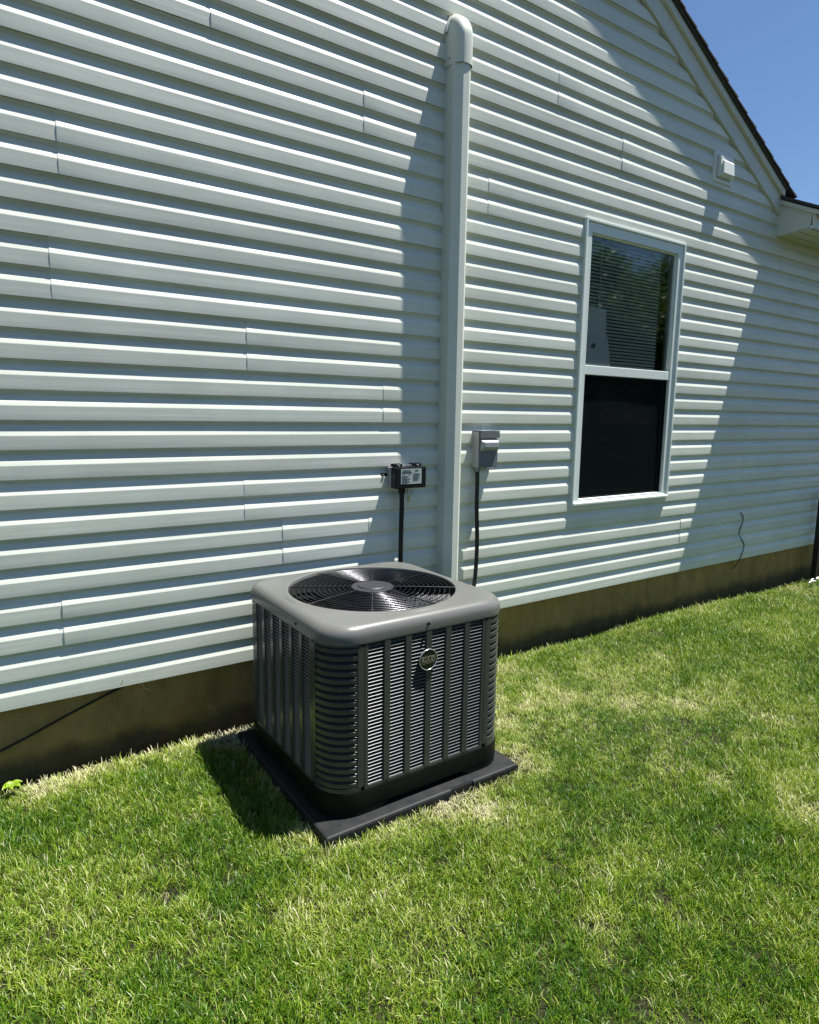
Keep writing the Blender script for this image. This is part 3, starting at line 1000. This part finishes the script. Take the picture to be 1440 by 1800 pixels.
# top cap: skirt, big rounded shoulder, flat top, rolled fan opening
capr = [ring_rsq(0.4270, 0.128, 0.372), ring_rsq(0.4295, 0.13, 0.370), ring_rsq(0.4300, 0.13, 0.376), ring_rsq(0.4295, 0.13, 0.394)]
for i in range(1, 8):
    a = i / 7 * math.pi / 2
    capr.append(ring_rsq(0.4295 - 0.040 * (1 - math.cos(a)), 0.13 - 0.02 * (1 - math.cos(a)), 0.396 + 0.040 * math.sin(a)))
capr += [ring_mix(0.3895, 0.11, 0.385, 0.5, 0.4385), ring_circ(0.3785, 0.4405), ring_circ(0.3715, 0.4425), ring_circ(0.3665, 0.4425), ring_circ(0.3625, 0.4405), ring_circ(0.3605, 0.435), ring_circ(0.3600, 0.425), ring_circ(0.3585, 0.40)]
cp = MB()
cp.rings(capr)
cap_o = cp.build("top_cap", M['acgrey'], ac, sm=40)
MB().tube([(1.391, AY - 0.4285, 0.397), (1.391, AY - 0.4365, 0.397)], 0.0055, 8).build("cap_screw", M['black'], ac)
MB().tube([(AX - 0.4265, -0.70, 0.392), (AX - 0.4345, -0.70, 0.392)], 0.0055, 8).build("cap_screw", M['black'], ac)
MB().tube([(AX + 0.4265, -0.80, 0.392), (AX + 0.4345, -0.80, 0.392)], 0.0055, 8).build("cap_screw", M['black'], ac)
# fan shroud, dark inside
sh = MB()
sh.rings([ring_circ(0.3575, 0.428), ring_circ(0.3565, 0.25), ring_circ(0.3565, 0.12)], cap1=True)
sh.build("fan_shroud", M['coil'], ac, sm=60)
# dark coil behind the louvres
MB().rings([ring_rsq(0.405, 0.11, ZP0 - 0.01), ring_rsq(0.405, 0.11, ZP1)], cap0=True).build("coil", M['coil'], ac, sm=60)

# base pan with feet at the corners
bp = MB()
bp.rings([ring_rsq(0.40, 0.12, -0.271), ring_rsq(0.4295, 0.13, -0.271), ring_rsq(0.4305, 0.13, -0.262), ring_rsq(0.4303, 0.13, -0.204), ring_rsq(0.4290, 0.129, ZP0 - 0.001), ring_rsq(0.40, 0.12, ZP0 - 0.001)], cap0=True, cap1=True)
base_o = bp.build("base_pan", M['acblack'], ac, sm=40)
for q in range(4):
    ft = MB()
    th0 = math.pi / 4 + q * math.pi / 2
    o1, o2, i1, i2 = [], [], [], []
    for k in range(17):
        d = -0.40 + 0.80 * k / 16
        t = th0 + d
        sag = 1.0 if abs(d) < 0.30 else max(0.0, (0.40 - abs(d)) / 0.10)
        x, y = rsq_dir(0.4288, 0.13, t)
        x2, y2 = rsq_dir(0.36, 0.11, t)
        zb = -0.272 - (PZ + 0.272) * -1 * sag if False else -0.272 + (PZ + 0.0005 + 0.272) * sag
        o1.append((AX + x, AY + y, -0.2705)); o2.append((AX + x, AY + y, zb))
        i1.append((AX + x2, AY + y2, -0.2705)); i2.append((AX + x2, AY + y2, zb))
    ft.rings([i1, o1, o2, i2], closed=False, loop=True)
    ft.build("foot", M['acblack'], ac, sm=40)

# louvred side panels
SEAM = 0.2855
COLW, RIBW = 0.0675, 0.0268
ROWS = 40
PITCH_L = (ZP1 - ZP0 - 0.028) / ROWS


def side_xf(side):
    """maps (u along the face, d outwards, z) to world ; side 0 = front (-y), 1 = left (-x), 2 = back, 3 = right"""
    def fn(u, d, z):
        if side == 0: return (AX + u, AY - AB - d, z)
        if side == 1: return (AX - AB - d, AY - u, z)
        if side == 2: return (AX - u, AY + AB + d, z)
        return (AX + AB + d, AY + u, z)
    return fn


def fbox(mb, fn, u0, u1, d0, d1, z0, z1):
    v = [fn(u, d, z) for z in (z0, z1) for (u, d) in ((u0, d0), (u1, d0), (u1, d1), (u0, d1))]
    mb.add(v, [(0, 3, 2, 1), (4, 5, 6, 7), (0, 1, 5, 4), (1, 2, 6, 5), (2, 3, 7, 6), (3, 0, 4, 7)])


def louver_verts(fn, u0, u1, z):
    pr_ = ((0.0002, z), (0.0002, z + 0.0012), (-0.0048, z + 0.0046), (-0.0052, z + 0.0036))
    v = [fn(u, d, zz_) for u in (u0, u1) for (d, zz_) in pr_]
    return v, [(0, 1, 2, 3), (4, 7, 6, 5), (0, 4, 5, 1), (1, 5, 6, 2), (2, 6, 7, 3), (3, 7, 4, 0)]


for side in range(4):
    fn = side_xf(side)
    pm = MB()
    u = -SEAM + 0.001
    m0 = (2 * SEAM - 6 * COLW - 5 * RIBW) / 2
    fbox(pm, fn, u, -SEAM + m0, -0.012, 0.0015, ZP0, ZP1)
    cols = []
    x = -SEAM + m0
    for c in range(6):
        cols.append((x, x + COLW))
        x += COLW
        if c < 5:
            fbox(pm, fn, x, x + RIBW, -0.012, 0.0025, ZP0 + 0.010, ZP1 - 0.010)
            x += RIBW
    fbox(pm, fn, x, SEAM - 0.001, -0.012, 0.0015, ZP0, ZP1)
    fbox(pm, fn, -SEAM + m0, x, -0.012, 0.0012, ZP0, ZP0 + 0.014)
    fbox(pm, fn, -SEAM + m0, x, -0.012, 0.0012, ZP1 - 0.014, ZP1)
    po = pm.build("side_panel", M['acpanel'], ac, sm=0, bevel=0.0012, seg=2)
    if side == 0:
        for (a, b_) in cols:
            for r_ in range(ROWS):
                v, fc = louver_verts(fn, a - 0.001, b_ + 0.001, ZP0 + 0.014 + r_ * PITCH_L + 0.002)
                MB().add(v, fc).build("louver", M['louver'], po, sm=0)
    else:
        lm = MB()
        for (a, b_) in cols:
            for r_ in range(ROWS):
                v, fc = louver_verts(fn, a - 0.001, b_ + 0.001, ZP0 + 0.014 + r_ * PITCH_L + 0.002)
                lm.add(v, fc)
        tag(lm.build("louver", M['louver'], po, sm=0), kind='stuff')

# corner panels with curved louvres
CROWS = 19
CP = (ZP1 - ZP0 - 0.03) / CROWS


def corner_path(q, n=14, d=0.0):
    """points along corner q from one seam to the other, offset d outwards"""
    sx, sy = ((1, 1), (-1, 1), (-1, -1), (1, -1))[q]
    k = AB - RB
    pts = [((AB + d), SEAM + 0.001)]
    for i in range(n + 1):
        t = (math.pi / 2) * i / n
        pts.append((k + (RB + d) * math.cos(t), k + (RB + d) * math.sin(t)))
    pts.append((SEAM + 0.001, (AB + d)))
    return [(AX + sx * x, AY + sy * y) for (x, y) in pts]


for q in range(4):
    cm = MB()
    o, i_ = corner_path(q), corner_path(q, d=-0.012)
    oo = corner_path(q, d=0.0015)
    for (z0, z1) in ((ZP0, ZP0 + 0.016), (ZP1 - 0.016, ZP1)):
        cm.rings([[(x, y, z0) for x, y in i_], [(x, y, z0) for x, y in oo], [(x, y, z1) for x, y in oo], [(x, y, z1) for x, y in i_]], closed=False, loop=True)
    for sl_ in (slice(0, 3), slice(-3, None)):
        cm.rings([[(x, y, ZP0) for x, y in i_[sl_]], [(x, y, ZP0) for x, y in oo[sl_]], [(x, y, ZP1) for x, y in oo[sl_]], [(x, y, ZP1) for x, y in i_[sl_]]], closed=False, loop=True)
    co = cm.build("corner_panel", M['acpanel'], ac, sm=25)
    single = q in (2, 3)
    joined = MB()
    A, Bq, Cq = corner_path(q, d=0.0006)[2:-2], corner_path(q, d=-0.0105)[2:-2], corner_path(q, d=-0.0115)[2:-2]
    for r_ in range(CROWS):
        z = ZP0 + 0.016 + r_ * CP + 0.004
        rr = [[(x, y, z) for x, y in A], [(x, y, z + 0.0158) for x, y in A], [(x, y, z + 0.0215) for x, y in Bq], [(x, y, z + 0.020) for x, y in Cq]]
        if single:
            MB().rings(rr, closed=False, loop=True).build("louver", M['acpanel'], co, sm=30)
        else:
            joined.rings(rr, closed=False, loop=True)
    if not single:
        tag(joined.build("louver", M['acpanel'], co, sm=30), kind='stuff')

# fan grille
gr_o = bpy.data.objects.new("fan_grille", None)
link(gr_o, ac)
GR = [0.104 + 0.0212 * i for i in range(12)]
gz = lambda r: 0.4335 + 0.005 * (1 - (r / 0.36) ** 2)


def torus(r, z, w, n=80, m=6):
    return MB().rings([[(AX + (r + w * math.cos(b)) * math.cos(t), AY + (r + w * math.cos(b)) * math.sin(t), z + w * math.sin(b)) for b in [2 * math.pi * k / m for k in range(m)]]
                       for t in [2 * math.pi * j / n for j in range(n)]], closed=True, loop=True)


for r in GR:
    torus(r, gz(r), 0.0019).build("grille_ring", M['wire'], gr_o, sm=85)
for k in range(8):
    a = R(14) + k * math.pi / 4
    MB().tube([(AX + r * math.cos(a), AY + r * math.sin(a), gz(r) + 0.0038) for r in (0.08, 0.15, 0.22, 0.29, 0.3605)], 0.0021, 6).build("grille_spoke", M['wire'], gr_o, sm=80)
hub = MB()
hub.rings([ring_circ(0.02, 0.4345), ring_circ(0.091, 0.4345), ring_circ(0.093, 0.4405), ring_circ(0.0905, 0.4435), ring_circ(0.066, 0.4445), ring_circ(0.064, 0.4475), ring_circ(0.060, 0.4500), ring_circ(0.02, 0.4505)], cap0=True, cap1=True)
hub.build("hub_plate", M['hub'], gr_o, sm=30)
# fan
fan_o = bpy.data.objects.new("fan", None)
link(fan_o, ac)
hubm = MB()
hubm.rings([ring_circ(0.075, 0.43), ring_circ(0.078, 0.30)], cap0=True, cap1=True)
hubm.build("motor", M['coil'], fan_o, sm=40)
for k in range(4):
    bl = MB()
    rows = []
    for i in range(9):
        r = 0.075 + (0.348 - 0.075) * i / 8
        row_ = []
        for j in range(9):
            w = -0.5 + j / 8
            ang = R(35) + k * math.pi / 2 + w * (0.95 - 0.10 * i / 8) + 0.10 * (i / 8)
            row_.append((AX + r * math.cos(ang), AY + r * math.sin(ang), 0.352 + w * (0.075 + 0.015 * i / 8) - 0.012 * (1 - 4 * w * w)))
        rows.append(row_)
    bl.rings(rows, closed=False)
    bl.build("fan_blade", M['blade'], fan_o, sm=60)

# round badge on the front panel
BXc, BZc, BYf = 1.3925, 0.2535, AY - AB - 0.0025
bd_o = bpy.data.objects.new("badge", None)
link(bd_o, ac)


def disc_rings(prof):
    return [[(BXc + r * math.cos(t), BYf - d, BZc + r * math.sin(t)) for t in [2 * math.pi * k / 40 for k in range(40)]] for (r, d) in prof]


MB().rings(disc_rings([(0.0415, -0.001), (0.0425, 0.004), (0.0420, 0.0060), (0.0410, 0.0066), (0.0398, 0.0060), (0.0394, 0.004)])).build("chrome_rim", M['chrome'], bd_o, sm=60)
MB().rings(disc_rings([(0.0398, 0.001), (0.0396, 0.0042), (0.02, 0.0050), (0.004, 0.0052)]), cap1=True).build("face", M['badge'], bd_o, sm=60)
tx = bpy.data.curves.new("badge_text", 'FONT')
tx.body = "RUUD"
tx.size = 0.0235
tx.align_x = 'CENTER'
tx.align_y = 'CENTER'
tx.extrude = 0.0004
tx.offset = 0.0005
tmp = bpy.data.objects.new("tmp_text", tx)
COL.objects.link(tmp)
dg_ = bpy.context.evaluated_depsgraph_get()
tme = bpy.data.meshes.new_from_object(tmp.evaluated_get(dg_))
bpy.data.objects.remove(tmp)
tme.transform(Matrix.Translation(Vector((BXc, BYf - 0.0060, BZc - 0.001)) - parent_origin(bd_o)) @ Matrix.Rotation(R(90), 4, 'X') @ Matrix.Diagonal((1.0, 1.0, 1.0, 1.0)))
tme.name = "lettering"
tme.materials.clear()
tme.materials.append(M['gold'])
link(bpy.data.objects.new("lettering", tme), bd_o)
bars = MB()
bars.box(BXc - 0.031, BXc + 0.031, BYf - 0.0060, BYf - 0.0044, BZc + 0.0115, BZc + 0.0130)
bars.box(BXc - 0.029, BXc + 0.029, BYf - 0.0060, BYf - 0.0044, BZc - 0.0145, BZc - 0.0132)
bars.build("badge_stripe", M['gold'], bd_o, sm=0)

# ------------------------------------------------------------------ trees that the window glass mirrors
def make_tree(base, label, crowns, seed, nleaf, group):
    rr = np.random.default_rng(seed)
    t = empty("shade_tree", base)
    tag(t, label, "tree", group)
    bxx, byy, bzz = base
    top = max(c[2] + c[3] * 0.4 for c in crowns)
    tr = MB()
    tr.tube([(bxx, byy, bzz - 0.2), (bxx + 0.05, byy, bzz + 1.0), (bxx - 0.05, byy + 0.05, bzz + 2.2), (bxx, byy, top)], [0.28, 0.21, 0.16, 0.04], 10)
    for (cx, cy, cz, cr) in crowns:
        tr.tube(spline([(bxx, byy, bzz + 1.8), ((bxx + cx) / 2, (byy + cy) / 2, (bzz + 1.8 + cz) / 2 + 0.2), (cx, cy, cz)], 4), [0.09, 0.085, 0.08, 0.07, 0.06, 0.05, 0.045, 0.04, 0.03], 7)
    tr.build("trunk", M['bark'], t, sm=60)
    vs, fs = [], []
    w = np.array([c[3] ** 3 for c in crowns]); w = w / w.sum()
    # clumps inside the crown lobes, leaves around clump centres
    for i in range(nleaf // 22):
        c = crowns[rr.choice(len(crowns), p=w)]
        d = rr.normal(size=3); d /= np.linalg.norm(d)
        cc = np.array(c[:3]) + d * c[3] * rr.uniform(0.45, 1.0) * np.array([1, 1, 0.85])
        for j in range(22):
            p = cc + rr.normal(size=3) * 0.20
            a = rr.normal(size=3); a /= np.linalg.norm(a)
            b_ = np.cross(a, rr.normal(size=3)); b_ /= np.linalg.norm(b_)
            s_ = rr.uniform(0.05, 0.09)
            n0 = len(vs)
            vs += [tuple(p - a * s_), tuple(p + b_ * s_ * 0.5), tuple(p + a * s_), tuple(p - b_ * s_ * 0.5)]
            fs.append((n0, n0 + 1, n0 + 2, n0 + 3))
    cm_ = MB()
    cm_.v, cm_.f = vs, fs
    cr = cm_.build("crown", M['leaf'], t, sm=0)
    return t


make_tree((15.6, -10.2, GZ), "leafy tree mirrored in the left of the window's upper glass", [(15.2, -10.0, 3.6, 1.5), (14.6, -10.8, 2.6, 1.2), (16.2, -9.8, 4.4, 1.1), (15.4, -10.4, 5.2, 1.0)], 4, 26000, "trees mirrored in the glass")
make_tree((19.5, -10.6, GZ), "leafy tree mirrored in the right of the window's upper glass", [(19.3, -10.4, 4.0, 1.5), (19.9, -11.0, 5.4, 1.3), (18.6, -10.6, 2.6, 1.3), (20.4, -10.0, 3.4, 1.4)], 8, 26000, "trees mirrored in the glass")

# ------------------------------------------------------------------ weed and litter
wd = empty("weed", (0.03, -0.085, GZ + 0.01))
tag(wd, "bright yellow green broadleaf weed in the grass at the left edge", "weed")
wr = random.Random(2)
for k in range(9):
    a = k * 2 * math.pi / 9 + wr.uniform(-0.2, 0.2)
    ln = wr.uniform(0.026, 0.038)
    wd_ = wr.uniform(0.011, 0.016)
    rows = []
    for i in range(6):
        t = i / 5
        w = wd_ * math.sin(math.pi * min(0.97, 0.12 + 0.85 * t)) ** 0.8
        zc = 0.03 + 0.022 * math.sin(2.2 * t) - 0.004 * t
        c = Vector((0.03 + ln * t * math.cos(a), -0.085 + ln * t * math.sin(a), GZ + 0.01 + zc))
        sd = Vector((-math.sin(a), math.cos(a), 0))
        rows.append([c - sd * w + Vector((0, 0, 0.004)), c, c + sd * w + Vector((0, 0, 0.004))])
    MB().rings(rows, closed=False).build("leaf", M['weed'], wd, sm=60)
lr = random.Random(21)
TWIGS = ['pale twig lying farthest from the black fence post', 'second pale twig from the grass towards the black fence post', 'third pale twig, between two others by the black fence post', 'pale twig lying nearest the black fence post']
bits = [(6.35, -0.20), (6.42, -0.17), (6.50, -0.20), (6.56, -0.16)]
for (x, y) in bits:
    a = lr.uniform(-0.5, 0.9)
    ln = lr.uniform(0.03, 0.05)
    z = ground_z(x, y) + 0.055
    p = spline([(x - ln * math.cos(a), y - ln * math.sin(a), z), (x, y + 0.008, z + 0.012), (x + ln * math.cos(a), y + ln * math.sin(a), z + lr.uniform(0, 0.02))], 4)
    o = MB().tube(p, [0.004, 0.007, 0.008, 0.008, 0.007, 0.007, 0.007, 0.006, 0.003], 6).build("twig", M['debris'], None)
    tag(o, TWIGS[bits.index((x, y))], "twig", "pale twigs by the fence post")

# ------------------------------------------------------------------ lawn
def tuft_mesh(name, n, rad, lmin, lmax, wmin, wmax, lean, seed):
    r = np.random.default_rng(seed)
    vs, fs, sh_ = [], [], []
    for i in range(n):
        bx_, by_ = r.normal(size=2) * rad * 0.55
        ln = lmin + (lmax - lmin) * r.uniform() ** 1.5
        w = r.uniform(wmin, wmax)
        az = r.uniform(0, 2 * math.pi)
        l0 = r.uniform(0.02, lean)
        curve = r.uniform(0.1, 1.1)
        fa = az + r.uniform(-0.6, 0.6) + math.pi / 2
        n0 = len(vs)
        x, y, z = bx_, by_, -0.004
        pitch = l0
        S = 4
        s1 = r.normal() * 0.13
        if r.uniform() < 0.08: s1 += r.uniform(0.25, 0.6)
        for k in range(S + 1):
            t = k / S
            ww = w * (0.75 + 0.5 * t - 1.25 * t ** 3) * 0.5 if k < S else 0.0003
            vs.append((x - math.cos(fa) * ww, y - math.sin(fa) * ww, z)); vs.append((x + math.cos(fa) * ww, y + math.sin(fa) * ww, z))
            sh_ += [s1] * 2
            st = ln / S
            x += math.cos(az) * math.sin(pitch) * st
            y += math.sin(az) * math.sin(pitch) * st
            z += math.cos(pitch) * st
            pitch += curve / S
        for k in range(S):
            a = n0 + 2 * k
            fs.append((a, a + 1, a + 3, a + 2))
    me = bpy.data.meshes.new(name)
    me.from_pydata(vs, [], fs)
    at = me.attributes.new('shade', 'FLOAT', 'POINT')
    at.data.foreach_set('value', np.array(sh_, dtype=np.float32))
    me.materials.append(M['grass'])
    smooth(me, 180)
    o = bpy.data.objects.new(name, me)
    return o


tuft_col = bpy.data.collections.new("turf_sources")
NT = 10
for i in range(NT):
    long_ = i >= 7
    flat = i in (4, 5, 6)
    o = tuft_mesh("grass_tuft", 13, 0.021, 0.018 if not long_ else 0.028, 0.050 if not long_ else 0.062, 0.0014, 0.0034, 0.55 if not flat else 1.3, 100 + i)
    tuft_col.objects.link(o)


def vnoise(x, y, sc, seed):
    """smooth value noise"""
    r = np.random.default_rng(seed)
    T = r.uniform(size=(64, 64))
    u, v = x / sc + 100.3, y / sc + 77.7
    i, j = np.floor(u).astype(int), np.floor(v).astype(int)
    fu, fv = u - i, v - j
    fu, fv = fu * fu * (3 - 2 * fu), fv * fv * (3 - 2 * fv)
    g = lambda a, b: T[a % 64, b % 64]
    return (g(i, j) * (1 - fu) + g(i + 1, j) * fu) * (1 - fv) + (g(i, j + 1) * (1 - fu) + g(i + 1, j + 1) * fu) * fv


def scatter(n, x0, x1, y0, y1):
    return rng.uniform(x0, x1, n), rng.uniform(y0, y1, n)


X, Y = [], []
for (x0, x1, y0, y1, dens) in ((-0.9, 3.2, -2.75, -0.01, 5600), (3.2, 5.2, -2.9, -0.01, 3900), (5.2, 9.0, -3.0, -0.01, 1900), (-2.5, -0.9, -2.9, -0.01, 500), (9.0, 13.0, -4.0, 0.0, 350)):
    x, y = scatter(int(dens * (x1 - x0) * (y1 - y0)), x0, x1, y0, y1)
    X.append(x); Y.append(y)
X, Y = np.concatenate(X), np.concatenate(Y)
# keep what the picture and a step to the side of it can see
P = np.stack([X - CAM.x, Y - CAM.y, np.full_like(X, GZ) - CAM.z], -1)
zc = P @ np.array(fw); xc = P @ np.array(rt2); yc = P @ np.array(up2)
ok = (zc > 0.3) & (np.abs(xc / np.maximum(zc, 1e-3)) < 0.638 * 1.35) & (yc / np.maximum(zc, 1e-3) > -0.797 * 1.25)
pd = np.maximum(np.maximum(PX0 - X, X - PX1), np.maximum(PY0 - Y, Y - PY1))     # distance outside the pad
edge = Y + 0.05 * vnoise(X, Y, 0.12, 3) + 0.045
straw = straw_at(X, Y)
thin = vnoise(X, Y, 0.16, 5) * 0.6 + vnoise(X, Y, 0.05, 6) * 0.4
keep = ok & (pd > 0.004) & (edge < 0.045) & (rng.uniform(size=X.size) > np.clip((0.31 - thin) * 4, 0, 0.8)) & ((pd > 0.05) | (rng.uniform(size=X.size) < 0.8))
keep &= rng.uniform(size=X.size) > straw * 0.18
X, Y, straw, pd = X[keep], Y[keep], straw[keep], pd[keep]
N = X.size
Z = np.array([ground_z(a, b) for a, b in zip(X, Y)])
big = vnoise(X, Y, 0.75, 1)
mid = vnoise(X, Y, 0.22, 2)
fine = vnoise(X, Y, 0.07, 4)
tint = 0.255 + 0.36 * (big - 0.5) + 0.26 * (mid - 0.5) + 0.20 * (fine - 0.5) + rng.normal(size=N) * 0.085
tint += straw * (0.36 + 0.45 * (mid - 0.4) + 0.3 * (fine - 0.5))
tint += np.where(pd < 0.10, 0.28 * (0.10 - pd) / 0.10, 0)
tint += np.where(Y > -0.16, 0.10, 0)
tint += np.where(rng.uniform(size=N) < 0.022, rng.uniform(0.2, 0.45, N), 0)
tint = np.clip(tint, 0.0, 0.95)
scl = (0.72 + 0.42 * big) * rng.uniform(0.8, 1.2, N) * (1 - 0.22 * straw) * np.where(X > 4, 1.08, 1.0)
lawn_me = bpy.data.meshes.new("lawn")
lawn_me.vertices.add(N)
lawn_me.vertices.foreach_set('co', np.stack([X, Y, Z], -1).astype(np.float32).ravel())
dirn = vnoise(X, Y, 0.5, 9) * 6.3
ta = np.clip(rng.normal(size=N) * 0.16, -0.45, 0.45)
tb = np.clip(rng.normal(size=N) * 0.16, -0.45, 0.45)
for nm, ty, arr in (('tint', 'FLOAT', tint), ('scl', 'FLOAT', scl)):
    a = lawn_me.attributes.new(nm, ty, 'POINT')
    a.data.foreach_set('value', arr.astype(np.float32))
a = lawn_me.attributes.new('rot', 'FLOAT_VECTOR', 'POINT')
a.data.foreach_set('vector', np.stack([ta, tb, rng.uniform(0, 6.283, N)], -1).astype(np.float32).ravel())
a = lawn_me.attributes.new('pick', 'INT', 'POINT')
pick = rng.integers(0, 7, N)
pick = np.where((rng.uniform(size=N) < 0.16 + 0.25 * big) & (straw < 0.4), rng.integers(7, NT, N), pick)
pick = np.where((rng.uniform(size=N) < straw * 0.7), rng.integers(4, 7, N), pick)
a.data.foreach_set('value', pick.astype(np.int32))
lawn = bpy.data.objects.new("lawn", lawn_me)
link(lawn)
tag(lawn, "mown green lawn with straw coloured patches", "grass", kind='stuff')
ng = bpy.data.node_groups.new("turf", 'GeometryNodeTree')
ng.interface.new_socket("Geometry", in_out='INPUT', socket_type='NodeSocketGeometry')
ng.interface.new_socket("Geometry", in_out='OUTPUT', socket_type='NodeSocketGeometry')
gi, go = ng.nodes.new('NodeGroupInput'), ng.nodes.new('NodeGroupOutput')
m2p = ng.nodes.new('GeometryNodeMeshToPoints')
iop = ng.nodes.new('GeometryNodeInstanceOnPoints')
ci = ng.nodes.new('GeometryNodeCollectionInfo')
ci.inputs['Collection'].default_value = tuft_col
ci.inputs['Separate Children'].default_value = True
ci.inputs['Reset Children'].default_value = True
iop.inputs['Pick Instance'].default_value = True


def named(nm, ty):
    n = ng.nodes.new('GeometryNodeInputNamedAttribute')
    n.data_type = ty
    n.inputs['Name'].default_value = nm
    return n.outputs['Attribute']


ng.links.new(gi.outputs[0], m2p.inputs['Mesh'])
ng.links.new(m2p.outputs[0], iop.inputs['Points'])
ng.links.new(ci.outputs[0], iop.inputs['Instance'])
ng.links.new(named('pick', 'INT'), iop.inputs['Instance Index'])
ng.links.new(named('rot', 'FLOAT_VECTOR'), iop.inputs['Rotation'])
ng.links.new(named('scl', 'FLOAT'), iop.inputs['Scale'])
ng.links.new(iop.outputs[0], go.inputs[0])
lawn.modifiers.new("turf", 'NODES').node_group = ng
print("lawn tufts", N)
